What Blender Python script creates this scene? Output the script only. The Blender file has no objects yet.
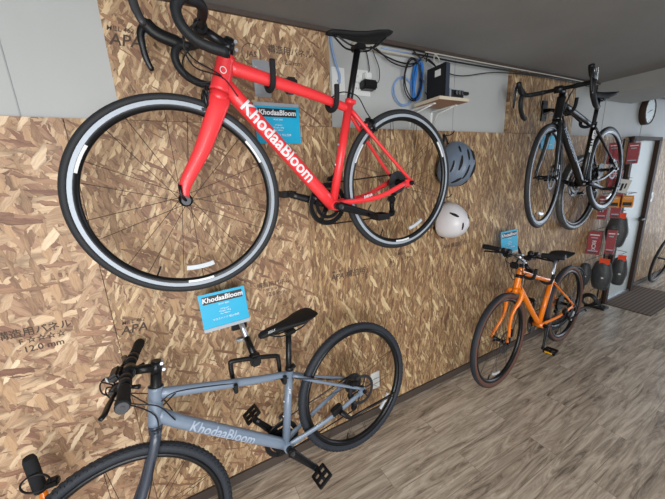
import bpy, bmesh, math, random
from mathutils import Vector, Matrix, Euler
random.seed(7)
SC = bpy.context.scene
COL = SC.collection
PI = math.pi

# ------------------------------------------------------------------ camera
cam_d = bpy.data.cameras.new('camera'); cam = bpy.data.objects.new('camera', cam_d); COL.objects.link(cam)
F_PX = 295.2135
cam_d.sensor_width = 36; cam_d.lens = 36 * F_PX / 665; cam_d.clip_start = .02
R3 = Matrix(((0.88085892, -0.15526748, 0.44719076), (-0.47063465, -0.18567307, 0.86257089), (-0.05089792, -0.97026673, -0.23662604)))
cam.matrix_world = Matrix.Translation((0, -1.43, 1.627)) @ (R3 @ Matrix(((1, 0, 0), (0, -1, 0), (0, 0, -1)))).to_4x4()
SC.camera = cam
# ------------------------------------------------------------------ world, lights, exposure
W = bpy.data.worlds.new('world'); SC.world = W; W.use_nodes = True
W.node_tree.nodes['Background'].inputs[0].default_value = (.72, .84, 1, 1)
W.node_tree.nodes['Background'].inputs[1].default_value = 1.0
def area(name, loc, rot, sx, sy, power, colr):
    l = bpy.data.lights.new(name, 'AREA'); l.shape = 'RECTANGLE'; l.size = sx; l.size_y = sy; l.energy = power; l.color = colr
    o = bpy.data.objects.new(name, l); o.location = loc; o.rotation_euler = rot; COL.objects.link(o); return o
# daylight entering by the shop front behind the camera, and by the glazed end of the room
area('daylight_shop_front', (-0.9, -4.32, 1.25), (PI/2, 0, 0), 3.0, 1.9, 172, (.97, .99, 1))
area('daylight_end_window', (7.10, -1.75, 1.2), (0, PI/2, 0), 2.1, 2.9, 70, (.78, .88, 1))
for tx, ty, tp in ((-.3, -2.3, 34), (2.4, -2.5, 11)): area('ceiling_fill_light', (tx, ty, 2.26), (0, 0, 0), 1.2, .14, tp, (1, .97, .92))  # unseen overhead fill, added to brighten the floor
SC.view_settings.view_transform = 'Standard'; SC.view_settings.look = 'None'
SC.view_settings.gamma = 1; SC.view_settings.use_curve_mapping = False
SC.view_settings.exposure = 0.0

# ------------------------------------------------------------------ materials
def lin(c): return tuple((x/12.92 if x <= .04045 else ((x+.055)/1.055)**2.4) for x in [v/255 for v in c]) + (1,)
def mat(name, rgb, rough=.5, metal=0, noise=0, bump=0, nscale=60, coat=0, alpha=1, trans=0, aniso=None):
    m = bpy.data.materials.new(name); m.use_nodes = True; nt = m.node_tree; b = nt.nodes['Principled BSDF']
    b.inputs['Base Color'].default_value = lin(rgb); b.inputs['Roughness'].default_value = rough; b.inputs['Metallic'].default_value = metal
    b.inputs['Coat Weight'].default_value = coat; b.inputs['Coat Roughness'].default_value = .15
    b.inputs['Alpha'].default_value = alpha; b.inputs['Transmission Weight'].default_value = trans
    if noise or bump:
        tc = nt.nodes.new('ShaderNodeTexCoord'); n = nt.nodes.new('ShaderNodeTexNoise'); n.inputs['Scale'].default_value = nscale; n.inputs['Detail'].default_value = 5
        if aniso:
            mp = nt.nodes.new('ShaderNodeMapping'); mp.inputs['Scale'].default_value = aniso; nt.links.new(tc.outputs['Object'], mp.inputs[0]); nt.links.new(mp.outputs[0], n.inputs['Vector'])
        else: nt.links.new(tc.outputs['Object'], n.inputs['Vector'])
        if noise:
            mx = nt.nodes.new('ShaderNodeMix'); mx.data_type = 'RGBA'; c = lin(rgb)
            mx.inputs['A'].default_value = tuple(max(0, v*(1-noise)) for v in c[:3])+(1,); mx.inputs['B'].default_value = tuple(min(1, v*(1+noise)) for v in c[:3])+(1,)
            nt.links.new(n.outputs['Fac'], mx.inputs['Factor']); nt.links.new(mx.outputs['Result'], b.inputs['Base Color'])
        if bump:
            bp = nt.nodes.new('ShaderNodeBump'); bp.inputs['Strength'].default_value = bump; bp.inputs['Distance'].default_value = .002
            nt.links.new(n.outputs['Fac'], bp.inputs['Height']); nt.links.new(bp.outputs[0], b.inputs['Normal'])
    return m
M = {}
M['rubber'] = mat('tyre rubber', (38, 39, 42), .62, noise=.2, bump=.35, nscale=220)
M['rubber_grey'] = mat('dusty tyre rubber', (42, 46, 53), .6, noise=.25, bump=.6, nscale=160)
M['tan'] = mat('brown tyre sidewall', (96, 66, 56), .7, noise=.15, nscale=90)
M['tape'] = mat('black bar tape', (28, 30, 33), .55, noise=.15, bump=.4, nscale=120)
M['black'] = mat('black plastic', (22, 22, 24), .42, noise=.1)
M['blackmetal'] = mat('black anodised metal', (26, 27, 30), .32, .4, noise=.1)
M['rim'] = mat('black rim', (30, 31, 34), .3, .5, noise=.1)
M['silver'] = mat('brushed aluminium', (200, 205, 212), .3, .85, noise=.08, nscale=90)
M['track'] = mat('pale brake track', (164, 172, 182), .5, .2, noise=.06, nscale=90)
M['chrome'] = mat('chrome', (210, 212, 216), .15, 1, noise=.05)
M['steel'] = mat('dull steel', (62, 62, 65), .5, .6, noise=.15, nscale=80)
M['spoke'] = mat('dark spoke steel', (44, 42, 42), .35, .6, noise=.1)
M['white'] = mat('white ink', (220, 222, 224), .5, noise=.03)
M['whiteplastic'] = mat('white plastic', (214, 216, 214), .4, noise=.03)
M['red'] = mat('coral red paint', (232, 52, 58), .42, noise=.03, coat=.35)
M['greyblue'] = mat('slate blue grey paint', (114, 128, 146), .36, noise=.04, coat=.25)
M['charcoal'] = mat('charcoal fork paint', (50, 58, 72), .36, noise=.04, coat=.3)
M['orange'] = mat('orange paint', (244, 128, 12), .32, noise=.03, coat=.4)
M['blackpaint'] = mat('gloss black paint', (14, 15, 17), .35, noise=.05, coat=.15)
M['greyink'] = mat('pale grey ink', (160, 172, 190), .5, noise=.03)
M['wallgrey'] = mat('grey wall sheet', (174, 176, 175), .62, noise=.05, nscale=6, bump=.05, aniso=(1, 1, .25))
M['ceil'] = mat('ceiling board', (128, 128, 127), .75, noise=.14, nscale=3.5, bump=.15)
M['beam'] = mat('beam board', (142, 142, 140), .7, noise=.1, nscale=5)
M['plainwall'] = mat('painted wall', (150, 148, 143), .7, noise=.05, nscale=5)
M['base'] = mat('brown skirting', (72, 61, 55), .55, noise=.12, nscale=14)
M['darkwood'] = mat('dark brown door frame', (54, 36, 26), .75, noise=.2, nscale=14)
M['door'] = mat('grey white door', (186, 192, 190), .5, noise=.03)
M['cyan'] = mat('cyan card', (0, 164, 206), .45, noise=.03)
M['cardedge'] = mat('grey card edge', (160, 168, 176), .35, noise=.05)
M['cardblack'] = mat('black print', (24, 26, 32), .5, noise=.05)
M['helmetgrey'] = mat('slate grey helmet', (102, 116, 134), .42, noise=.04)
M['helmetwhite'] = mat('white helmet', (206, 204, 208), .35, noise=.03)
M['foam'] = mat('black foam', (30, 31, 34), .85, noise=.2, bump=.5, nscale=150)
M['saddle'] = mat('black saddle cover', (22, 23, 26), .7, noise=.1); M['saddle'].node_tree.nodes['Principled BSDF'].inputs['Specular IOR Level'].default_value = .3
M['joint'] = mat('sheet joint', (156, 158, 158), .6, noise=.05)
M['void'] = mat('dark vent lining', (14, 14, 15), .8, noise=.1)
M['bluecable'] = mat('blue cable sheath', (44, 118, 196), .4, noise=.05)
M['palecable'] = mat('pale blue cable sheath', (130, 158, 200), .4, noise=.05)
M['whitecable'] = mat('off white cable sheath', (176, 172, 162), .5, noise=.05)
M['redbox'] = mat('dark red carton', (152, 24, 40), .35, noise=.35, nscale=22, coat=.3)
M['orangebox'] = mat('yellow orange carton', (222, 140, 22), .4, noise=.1, nscale=20)
M['orangecard'] = mat('orange red header card', (232, 74, 36), .4, noise=.08)
M['plastic'] = mat('clear plastic sleeve', (214, 222, 226), .12, alpha=.06, noise=.1, nscale=26, bump=1)
for n_ in M['plastic'].node_tree.nodes:
    if n_.type == 'BUMP': n_.inputs['Distance'].default_value = .03
M['bagblack'] = mat('black bag cloth', (20, 22, 26), .5, noise=.4, nscale=30, bump=.6)
M['wrapped'] = mat('plastic wrapped tyre', (66, 68, 70), .35, noise=.95, nscale=55, bump=1)
M['pedalyellow'] = mat('amber reflector', (216, 160, 20), .25, noise=.05)
M['reflector'] = mat('clear reflector', (188, 194, 200), .25, noise=.1, nscale=200)
M['clockface'] = mat('clock face', (216, 226, 228), .4, noise=.02)
M['ply'] = mat('plywood shelf', (148, 112, 88), .6, noise=.15, nscale=12, aniso=(1, 6, 1))
M['paleedge'] = mat('pale shelf edge', (196, 184, 164), .6, noise=.08)
M['ink'] = mat('stamp ink', (78, 62, 52), .8, noise=.3, nscale=60)
M['mat'] = None
M['glass'] = mat('window glass', (235, 240, 245), .02, trans=1, noise=.01)

for k_ in ('rubber', 'rubber_grey', 'tan', 'foam', 'tape', 'black'): M[k_].node_tree.nodes['Principled BSDF'].inputs['Specular IOR Level'].default_value = .32

def osb(name, seed, tint=(1, 1, 1), vert=0):
    """layers of overlapping wood strands, each layer an elongated voronoi in its own direction"""
    m = bpy.data.materials.new(name); m.use_nodes = True; nt = m.node_tree; N = nt.nodes; L = nt.links; b = N['Principled BSDF']
    tc = N.new('ShaderNodeTexCoord'); geo = tc.outputs['Object']
    oi = N.new('ShaderNodeObjectInfo'); vm = N.new('ShaderNodeVectorMath'); vm.operation = 'SCALE'; vm.inputs[0].default_value = (7.3, 0, 11.9)
    L.new(oi.outputs['Random'], vm.inputs['Scale']); ad = N.new('ShaderNodeVectorMath'); L.new(geo, ad.inputs[0]); L.new(vm.outputs[0], ad.inputs[1])
    # slight warp so the strand edges are ragged
    nz = N.new('ShaderNodeTexNoise'); nz.inputs['Scale'].default_value = 28; nz.inputs['Detail'].default_value = 5; nz.inputs['Roughness'].default_value = .6; L.new(ad.outputs[0], nz.inputs['Vector'])
    sb = N.new('ShaderNodeVectorMath'); sb.operation = 'SUBTRACT'; sb.inputs[1].default_value = (.5, .5, .5); L.new(nz.outputs['Color'], sb.inputs[0])
    sl = N.new('ShaderNodeVectorMath'); sl.operation = 'SCALE'; sl.inputs['Scale'].default_value = .022; L.new(sb.outputs[0], sl.inputs[0])
    a2 = N.new('ShaderNodeVectorMath'); L.new(ad.outputs[0], a2.inputs[0]); L.new(sl.outputs[0], a2.inputs[1])
    rnd = random.Random(seed)
    prev = None; prevh = None
    angs = [0, 24, -20, 8, -30, 14, -10, 30, -4] if vert == 1 else [10, -50, 42, -14, 30, -36, 5, -24, 60] if vert == 2 else [20, -60, 70, -20, 42, -85, 5, -38, 80]
    pal = [((104, 80, 62), (160, 132, 104)), ((132, 104, 82), (188, 160, 130)), ((116, 88, 70), (196, 168, 138)), ((150, 122, 97), (204, 178, 148)), ((128, 94, 78), (176, 146, 120)),
           ((158, 130, 104), (216, 194, 164)), ((126, 98, 78), (188, 158, 126)), ((172, 144, 116), (228, 210, 182)), ((116, 84, 70), (170, 136, 110))]
    ths = [0, .30, .42, .52, .60, .68, .70, .84, .88]
    for i, a in enumerate(angs):
        mp = N.new('ShaderNodeMapping'); mp.vector_type = 'POINT'; mp.inputs['Rotation'].default_value = (0, math.radians(a), 0)
        mp.inputs['Location'].default_value = (rnd.uniform(0, 9), 0, rnd.uniform(0, 9)); L.new(a2.outputs[0], mp.inputs[0])
        w = rnd.uniform(.009, .017) if vert == 1 else rnd.uniform(.010, .020) if vert else rnd.uniform(.012, .025); l = rnd.uniform(.055, .095) if vert == 1 else rnd.uniform(.05, .09)
        sc = N.new('ShaderNodeMapping'); sc.inputs['Scale'].default_value = (1/w, 0, 1/l); L.new(mp.outputs[0], sc.inputs[0])
        v = N.new('ShaderNodeTexVoronoi'); v.voronoi_dimensions = '3D'; v.inputs['Scale'].default_value = 1; v.inputs['Randomness'].default_value = 1; L.new(sc.outputs[0], v.inputs['Vector'])
        sp = N.new('ShaderNodeSeparateColor'); L.new(v.outputs['Color'], sp.inputs[0])
        g = N.new('ShaderNodeMapping'); g.inputs['Scale'].default_value = (210, 0, 14); L.new(mp.outputs[0], g.inputs[0])
        gn = N.new('ShaderNodeTexNoise'); gn.inputs['Scale'].default_value = 1; gn.inputs['Detail'].default_value = 4; gn.inputs['Roughness'].default_value = .65; L.new(g.outputs[0], gn.inputs['Vector'])
        f = N.new('ShaderNodeMath'); f.operation = 'MULTIPLY_ADD'; f.inputs[1].default_value = 1.9; L.new(gn.outputs['Fac'], f.inputs[0])
        f2 = N.new('ShaderNodeMath'); f2.operation = 'MULTIPLY_ADD'; f2.inputs[1].default_value = .95; f2.inputs[2].default_value = -.92; L.new(sp.outputs[1], f2.inputs[0]); L.new(f2.outputs[0], f.inputs[2])
        cr = N.new('ShaderNodeMix'); cr.data_type = 'RGBA'; cr.inputs['A'].default_value = lin(pal[i][0]); cr.inputs['B'].default_value = lin(pal[i][1]); L.new(f.outputs[0], cr.inputs['Factor'])
        # strand edges darkened: the shadow of overlapping strands is painted into the colour
        dk = N.new('ShaderNodeMapRange'); dk.inputs['From Min'].default_value = .55; dk.inputs['From Max'].default_value = .85; dk.inputs['To Min'].default_value = 0; dk.inputs['To Max'].default_value = .62 if vert == 1 else .5; L.new(v.outputs['Distance'], dk.inputs['Value'])
        dm = N.new('ShaderNodeMix'); dm.data_type = 'RGBA'; dm.inputs['B'].default_value = lin((78, 56, 42)); sk = N.new('ShaderNodeMapRange'); sk.inputs['From Min'].default_value = .60; sk.inputs['From Max'].default_value = .70; sk.inputs['To Max'].default_value = .42; L.new(gn.outputs['Fac'], sk.inputs['Value']); xm = N.new('ShaderNodeMath'); xm.operation = 'MAXIMUM'; L.new(dk.outputs[0], xm.inputs[0]); L.new(sk.outputs[0], xm.inputs[1]); L.new(xm.outputs[0], dm.inputs['Factor']); L.new(cr.outputs['Result'], dm.inputs['A'])
        hcomb = N.new('ShaderNodeMath'); hcomb.operation = 'ADD'; L.new(sp.outputs[2], hcomb.inputs[0]); hcomb.inputs[1].default_value = i*.25
        if prev is None: prev = dm.outputs['Result']; prevh = hcomb.outputs[0]; continue
        th = N.new('ShaderNodeMath'); th.operation = 'GREATER_THAN'; th.inputs[1].default_value = ths[i]; L.new(sp.outputs[0], th.inputs[0])
        mx = N.new('ShaderNodeMix'); mx.data_type = 'RGBA'; L.new(th.outputs[0], mx.inputs['Factor']); L.new(prev, mx.inputs['A']); L.new(dm.outputs['Result'], mx.inputs['B']); prev = mx.outputs['Result']
        mh = N.new('ShaderNodeMix'); L.new(th.outputs[0], mh.inputs['Factor']); L.new(prevh, mh.inputs['A']); L.new(hcomb.outputs[0], mh.inputs['B']); prevh = mh.outputs['Result']
    tn = N.new('ShaderNodeMix'); tn.data_type = 'RGBA'; tn.blend_type = 'MULTIPLY'; tn.inputs['Factor'].default_value = 1; tn.inputs['B'].default_value = tint + (1,); L.new(prev, tn.inputs['A'])
    L.new(tn.outputs['Result'], b.inputs['Base Color']); b.inputs['Roughness'].default_value = .6
    bp = N.new('ShaderNodeBump'); bp.inputs['Strength'].default_value = .5; bp.inputs['Distance'].default_value = .002; L.new(prevh, bp.inputs['Height']); L.new(bp.outputs[0], b.inputs['Normal'])
    return m
M['osb_mixed'] = osb('strand board mixed', 3, (1.02, .955, .90))
M['osb_vert'] = osb('strand board upright', 5, (.87, .80, .63), 1)
M['osb_mid'] = osb('strand board slanted', 9, (.94, .87, .75), 2)

def wood_floor():
    m = bpy.data.materials.new('grey brown wood floor'); m.use_nodes = True; nt = m.node_tree; N = nt.nodes; L = nt.links; b = N['Principled BSDF']
    tc = N.new('ShaderNodeTexCoord')
    br = N.new('ShaderNodeTexBrick'); br.offset = .5; br.inputs['Scale'].default_value = 1; br.inputs['Brick Width'].default_value = .92; br.inputs['Row Height'].default_value = .152
    br.inputs['Mortar Size'].default_value = .0012; br.inputs['Mortar Smooth'].default_value = .2; br.inputs['Color1'].default_value = (0, 0, 0, 1); br.inputs['Color2'].default_value = (1, 1, 1, 1); br.inputs['Mortar'].default_value = (.5, .5, .5, 1)
    mo = N.new('ShaderNodeMapping'); mo.inputs['Location'].default_value = (.12, .03, 0); L.new(tc.outputs['Object'], mo.inputs[0]); L.new(mo.outputs[0], br.inputs['Vector'])
    sp = N.new('ShaderNodeSeparateColor'); L.new(br.outputs['Color'], sp.inputs[0])
    of = N.new('ShaderNodeCombineXYZ'); ml = N.new('ShaderNodeMath'); ml.operation = 'MULTIPLY'; ml.inputs[1].default_value = 31; L.new(sp.outputs[0], ml.inputs[0]); L.new(ml.outputs[0], of.inputs[0]); L.new(ml.outputs[0], of.inputs[2])
    ad = N.new('ShaderNodeVectorMath'); L.new(tc.outputs['Object'], ad.inputs[0]); L.new(of.outputs[0], ad.inputs[1])
    mp = N.new('ShaderNodeMapping'); mp.inputs['Scale'].default_value = (3.0, 26, 1); L.new(ad.outputs[0], mp.inputs[0])
    n1 = N.new('ShaderNodeTexNoise'); n1.inputs['Scale'].default_value = 1; n1.inputs['Detail'].default_value = 9; n1.inputs['Roughness'].default_value = .7; n1.inputs['Distortion'].default_value = 1.1; L.new(mp.outputs[0], n1.inputs['Vector'])
    mp2 = N.new('ShaderNodeMapping'); mp2.inputs['Scale'].default_value = (6, 110, 1); L.new(ad.outputs[0], mp2.inputs[0])
    n2 = N.new('ShaderNodeTexNoise'); n2.inputs['Scale'].default_value = 1; n2.inputs['Detail'].default_value = 4; L.new(mp2.outputs[0], n2.inputs['Vector'])
    s1 = N.new('ShaderNodeMath'); s1.operation = 'MULTIPLY_ADD'; s1.inputs[1].default_value = .3; L.new(n2.outputs['Fac'], s1.inputs[0])
    s0 = N.new('ShaderNodeMath'); s0.operation = 'MULTIPLY_ADD'; s0.inputs[1].default_value = 2.1; s0.inputs[2].default_value = -.72; L.new(n1.outputs['Fac'], s0.inputs[0])
    L.new(s0.outputs[0], s1.inputs[2])
    s2 = N.new('ShaderNodeMath'); s2.operation = 'MULTIPLY_ADD'; s2.inputs[1].default_value = .16; L.new(sp.outputs[0], s2.inputs[0]); L.new(s1.outputs[0], s2.inputs[2])
    cr = N.new('ShaderNodeValToRGB'); e = cr.color_ramp.elements; e[0].position = .18; e[0].color = lin((102, 90, 80)); e[1].position = .88; e[1].color = lin((208, 195, 179))
    k = cr.color_ramp.elements.new(.5); k.color = lin((163, 150, 135)); L.new(s2.outputs[0], cr.inputs[0])
    mx = N.new('ShaderNodeMix'); mx.data_type = 'RGBA'; mx.blend_type = 'MULTIPLY'; L.new(cr.outputs[0], mx.inputs['A']); mx.inputs['B'].default_value = (.55, .52, .5, 1); L.new(br.outputs['Fac'], mx.inputs['Factor'])
    L.new(mx.outputs['Result'], b.inputs['Base Color']); b.inputs['Roughness'].default_value = .25; b.inputs['Specular IOR Level'].default_value = .6
    bp = N.new('ShaderNodeBump'); bp.inputs['Strength'].default_value = .15; bp.inputs['Distance'].default_value = .001; L.new(n2.outputs['Fac'], bp.inputs['Height']); L.new(bp.outputs[0], b.inputs['Normal'])
    return m
M['floor'] = wood_floor()
def ribbed_mat():
    m = bpy.data.materials.new('ribbed brown mat'); m.use_nodes = True; nt = m.node_tree; N = nt.nodes; L = nt.links; b = N['Principled BSDF']
    tc = N.new('ShaderNodeTexCoord'); w = N.new('ShaderNodeTexWave'); w.bands_direction = 'Y'; w.inputs['Scale'].default_value = 9; L.new(tc.outputs['Object'], w.inputs['Vector'])
    mx = N.new('ShaderNodeMix'); mx.data_type = 'RGBA'; mx.inputs['A'].default_value = lin((74, 60, 52)); mx.inputs['B'].default_value = lin((112, 94, 80)); L.new(w.outputs['Fac'], mx.inputs['Factor'])
    L.new(mx.outputs['Result'], b.inputs['Base Color']); b.inputs['Roughness'].default_value = .9
    return m
M['mat'] = ribbed_mat()

# ------------------------------------------------------------------ mesh helpers
def V(*a): return Vector(a)
def crom(pts, n=6):
    P = [Vector(p) for p in pts]; P = [2*P[0]-P[1]] + P + [2*P[-1]-P[-2]]; out = []
    for i in range(1, len(P)-2):
        for k in range(n):
            t = k/n; a, b, c, d = P[i-1:i+3]
            out.append(.5*((2*b)+(c-a)*t+(2*a-5*b+4*c-d)*t*t+(3*b-a-3*c+d)*t*t*t))
    out.append(P[-2]); return out
class MB:
    def __init__(s): s.v = []; s.f = []; s.sm = []
    def add(s, vs, fs, smooth=True):
        o = len(s.v); s.v += [Vector(v) for v in vs]; s.f += [tuple(i+o for i in f) for f in fs]; s.sm += [smooth]*len(fs); return s
    def tube(s, path, r, n=12, ref=None, cap=True):
        P = [Vector(p) for p in path]; k = len(P)
        R = r if isinstance(r, (list, tuple)) and len(r) == k and k > 1 else [r]*k
        if ref is None:
            t0 = (P[1]-P[0]).normalized(); ref = V(0, 0, 1) if abs(t0.z) < .9 else V(0, 1, 0)
        nrm = Vector(ref); vs = []; fs = []
        for i, p in enumerate(P):
            if i == 0: t = P[1]-P[0]
            elif i == k-1: t = P[-1]-P[-2]
            else: t = (P[i+1]-P[i]).normalized()+(P[i]-P[i-1]).normalized()
            t.normalize(); nrm = nrm - t*nrm.dot(t)
            if nrm.length < 1e-5: nrm = t.orthogonal()
            nrm.normalize(); bn = t.cross(nrm); q = R[i]; ra, rb = q if isinstance(q, (tuple, list)) else (q, q)
            for j in range(n):
                a = 2*PI*j/n; vs.append(p+nrm*(ra*math.cos(a))+bn*(rb*math.sin(a)))
        for i in range(k-1):
            for j in range(n):
                a = i*n+j; b = i*n+(j+1) % n; fs.append((a, b, b+n, a+n))
        s.add(vs, fs, True)
        if cap:
            s.add(vs[:n], [tuple(reversed(range(n)))], False); s.add(vs[-n:], [tuple(range(n))], False)
        return s
    def rod(s, a, b, r, n=12): return s.tube([a, b], r, n)
    def box(s, c, d, M3=None, bev=0):
        c = Vector(c); hx, hy, hz = [x/2 for x in d]
        bm = bmesh.new(); bmesh.ops.create_cube(bm, size=1)
        for v in bm.verts: v.co = V(v.co.x*d[0], v.co.y*d[1], v.co.z*d[2])
        if bev: bmesh.ops.bevel(bm, geom=bm.edges[:], offset=bev, segments=2, affect='EDGES')
        bm.verts.ensure_lookup_table()
        vs = [(M3 @ v.co if M3 else v.co)+c for v in bm.verts]; fs = [tuple(v.index for v in f.verts) for f in bm.faces]; bm.free()
        return s.add(vs, fs, False)
    def revolve(s, prof, n=64, closed=True, smooth=True, mtx=None):
        """profile of (radius, y), turned about the y axis"""
        k = len(prof); vs = []
        for i in range(n):
            a = 2*PI*i/n
            for r, y in prof: vs.append(V(r*math.cos(a), y, r*math.sin(a)))
        fs = []
        for i in range(n):
            for j in range(k if closed else k-1):
                a = i*k+j; b = i*k+(j+1) % k; c = ((i+1) % n)*k+(j+1) % k; d = ((i+1) % n)*k+j; fs.append((a, b, c, d))
        if mtx: vs = [mtx @ v for v in vs]
        return s.add(vs, fs, smooth)
    def lathe(s, a, b, prof, n=20):
        """profile of (t, r) along the axis a-b"""
        a = Vector(a); b = Vector(b); return s.tube([a+(b-a)*t for t, r in prof], [r for t, r in prof], n)
    def ellipsoid(s, c, r, nu=20, nv=12, M3=None):
        vs = []; fs = []
        for i in range(nv+1):
            th = PI*i/nv
            for j in range(nu):
                ph = 2*PI*j/nu; p = V(r[0]*math.sin(th)*math.cos(ph), r[1]*math.sin(th)*math.sin(ph), r[2]*math.cos(th)); vs.append((M3 @ p if M3 else p)+Vector(c))
        for i in range(nv):
            for j in range(nu): a = i*nu+j; b = i*nu+(j+1) % nu; fs.append((a, a+nu, b+nu, b))
        return s.add(vs, fs, True)
    def xf(s, mtx): s.v = [mtx @ v for v in s.v]; return s
    def mesh(s, name, m):
        me = bpy.data.meshes.new(name); me.from_pydata([tuple(v) for v in s.v], [], s.f); me.polygons.foreach_set('use_smooth', s.sm)
        bm = bmesh.new(); bm.from_mesh(me); bmesh.ops.remove_doubles(bm, verts=bm.verts, dist=1e-6); bmesh.ops.recalc_face_normals(bm, faces=bm.faces[:]); bm.to_mesh(me); bm.free()
        for mm in (m if isinstance(m, list) else [m]): me.materials.append(mm)
        me.update(); return me
    def build(s, name, m, parent=None, mtx=None):
        return link(name, s.mesh(name, m), parent, mtx)
def link(name, me, parent=None, mtx=None):
    o = bpy.data.objects.new(name, me); COL.objects.link(o)
    if parent: o.parent = parent
    if mtx: o.matrix_local = mtx
    return o
def tag(o, label=None, cat=None, group=None, kind=None):
    if label: o['label'] = label
    if cat: o['category'] = cat
    if group: o['group'] = group
    if kind: o['kind'] = kind
    return o
def thing(name, label, cat, mtx=None, group=None):
    o = bpy.data.objects.new(name, None); COL.objects.link(o); o.empty_display_size = .1
    if mtx is not None: o.matrix_world = mtx
    return tag(o, label, cat, group)
def rel(mb, parent):
    """world-space mesh moved to the parent's frame (parent has translation only)"""
    return mb.xf(Matrix.Translation(-parent.location))
def text_mesh(body, size, shear=0, align='LEFT', extrude=0, spacing=1, bold=0):
    c = bpy.data.curves.new('t', 'FONT'); c.body = body; c.size = size; c.shear = shear; c.align_x = align; c.align_y = 'CENTER'; c.extrude = extrude; c.space_character = spacing; c.offset = bold
    c.resolution_u = 3
    o = bpy.data.objects.new('t', c); COL.objects.link(o)
    me = bpy.data.meshes.new_from_object(o.evaluated_get(bpy.context.evaluated_depsgraph_get()))
    bpy.data.objects.remove(o); bpy.data.curves.remove(c)
    mb = MB(); mb.add([v.co.copy() for v in me.vertices], [tuple(p.vertices) for p in me.polygons], False); bpy.data.meshes.remove(me); return mb
def cut_rows(mb, size):
    bm = bmesh.new(); vs = [bm.verts.new(v) for v in mb.v]
    for f in mb.f:
        try: bm.faces.new([vs[i] for i in f])
        except ValueError: pass
    bmesh.ops.triangulate(bm, faces=bm.faces[:])
    for k in range(-9, 10):
        bmesh.ops.bisect_plane(bm, geom=bm.verts[:]+bm.edges[:]+bm.faces[:], plane_co=(0, size*k*.08, 0), plane_no=(0, 1, 0))
    bm.verts.index_update(); out = MB(); out.add([v.co.copy() for v in bm.verts], [tuple(v.index for v in f.verts) for f in bm.faces], False); bm.free(); return out
def flat(mb, name, m, parent=None, mtx=None):
    me = bpy.data.meshes.new(name); me.from_pydata([tuple(v) for v in mb.v], [], mb.f); me.materials.append(m); return link(name, me, parent, mtx)
WALLTXT = Matrix(((1, 0, 0, 0), (0, 0, -1, 0), (0, 1, 0, 0), (0, 0, 0, 1)))   # xy text stood up facing -Y

# ------------------------------------------------------------------ the room
H = 2.32
def struct(name, mb, m): return tag(mb.build(name, m), kind='structure')
struct('floor', MB().box((3, -2.2, -.05), (12, 4.5, .1)), M['floor'])
struct('ceiling', MB().box((3, -2.2, H+.05), (12, 4.5, .1)), M['ceil'])
struct('wall_left', MB().box((3, .075, H/2), (12, .1, H)), M['wallgrey'])
# the shop front behind the camera, an opening with a wide window
mb = MB(); y = -4.4
mb.box((-2.7, y, H/2), (.6, .1, H)).box((4.8, y, H/2), (8.4, .1, H)).box((-.9, y, .14), (3.0, .1, .28)).box((-.9, y, H-.04), (3.0, .1, .08)); struct('wall_back', mb, M['plainwall'])
mb = MB()
for x in (-2.38, -.9, .58): mb.box((x, y, 1.26), (.05, .07, 1.96))
for z in (.30, 2.22): mb.box((-.9, y, z), (3.0, .07, .05))
struct('window_1', mb, M['silver'])
mb = MB(); x = 7.2
mb.box((x, -.14, H/2), (.1, .30, H)).box((x, -3.83, H/2), (.1, 1.14, H)).box((x, -1.775, .05), (.1, 2.97, .1)).box((x, -1.775, H-.02), (.1, 2.97, .04)); struct('wall_right', mb, M['plainwall'])
mb = MB()
for yy in (-.32, -1.775, -3.23): mb.box((x, yy, 1.19), (.07, .05, 2.18))
for z in (.125, 2.255): mb.box((x, -1.775, z), (.07, 2.97, .05))
struct('window_2', mb, M['silver'])
struct('wall_end', MB().box((-2.95, -2.2, H/2), (.1, 4.5, H)), M['plainwall'])
struct('beam', MB().box((3.86, -2.19, H-.06), (.72, 4.38, .125)), M['beam'])
# skirting and strand board sheets, 910 x 1820, standing on the skirting
OT = .012
YO = 0.0          # visible face of the boards
struct('baseboard_left', MB().box(((-2.9+4.325)/2, YO+.007, .028), (4.325+2.9, .030, .056)), M['base'])
struct('baseboard_right', MB().box(((5.09+7.14)/2, YO+.007, .028), (7.14-5.09, .030, .056)), M['base'])
npan = [0]
def panel(x0, x1, z0, z1, m):
    npan[0] += 1
    cx, cz = (x0+x1)/2, (z0+z1)/2; o = MB().box((0, 0, 0), (x1-x0-.002, .024, z1-z0-.0015), bev=.0008).build('wall_panel', m); o.location = (cx, YO+.0125, cz); return tag(o, kind='structure')
ST = []
p0 = panel(-1.21, -.30, .058, 1.88, M['osb_mixed']); p00 = panel(-2.12, -1.21, .058, 1.88, M['osb_mixed']); panel(-2.9, -2.12, .058, 1.88, M['osb_mixed'])
p1 = panel(-.30, .61, .058, 1.88, M['osb_mid']); p2 = panel(.61, 1.52, .058, 1.88, M['osb_vert'])
p3 = panel(1.52, 2.43, .058, 1.88, M['osb_vert']); panel(2.43, 3.34, .058, 1.88, M['osb_vert']); panel(3.34, 4.325, .058, 1.88, M['osb_vert'])
p4 = panel(-.129, .78, 1.88, H-.006, M['osb_mid']); panel(2.235, 3.14, 1.88, H-.006, M['osb_vert'])
panel(5.09, 6.0, .058, 1.88, M['osb_vert']); panel(6.0, 6.91, .058, 1.88, M['osb_vert'])
# joint strips of the grey sheets, and the dark moulding under the ceiling
mb = MB()
for xj in (-.417, -1.33, 1.69, 3.75, 4.66, 5.57, 6.48): mb.box((xj, .0242, 2.10), (.004, .004, .43))
struct('trim_1', mb, M['joint'])
struct('trim_2', MB().box((.32, -.004, H-.009), (7.24, .022, .018)).box((5.7, -.004, H-.009), (2.9, .022, .018)), M['base'])
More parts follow.
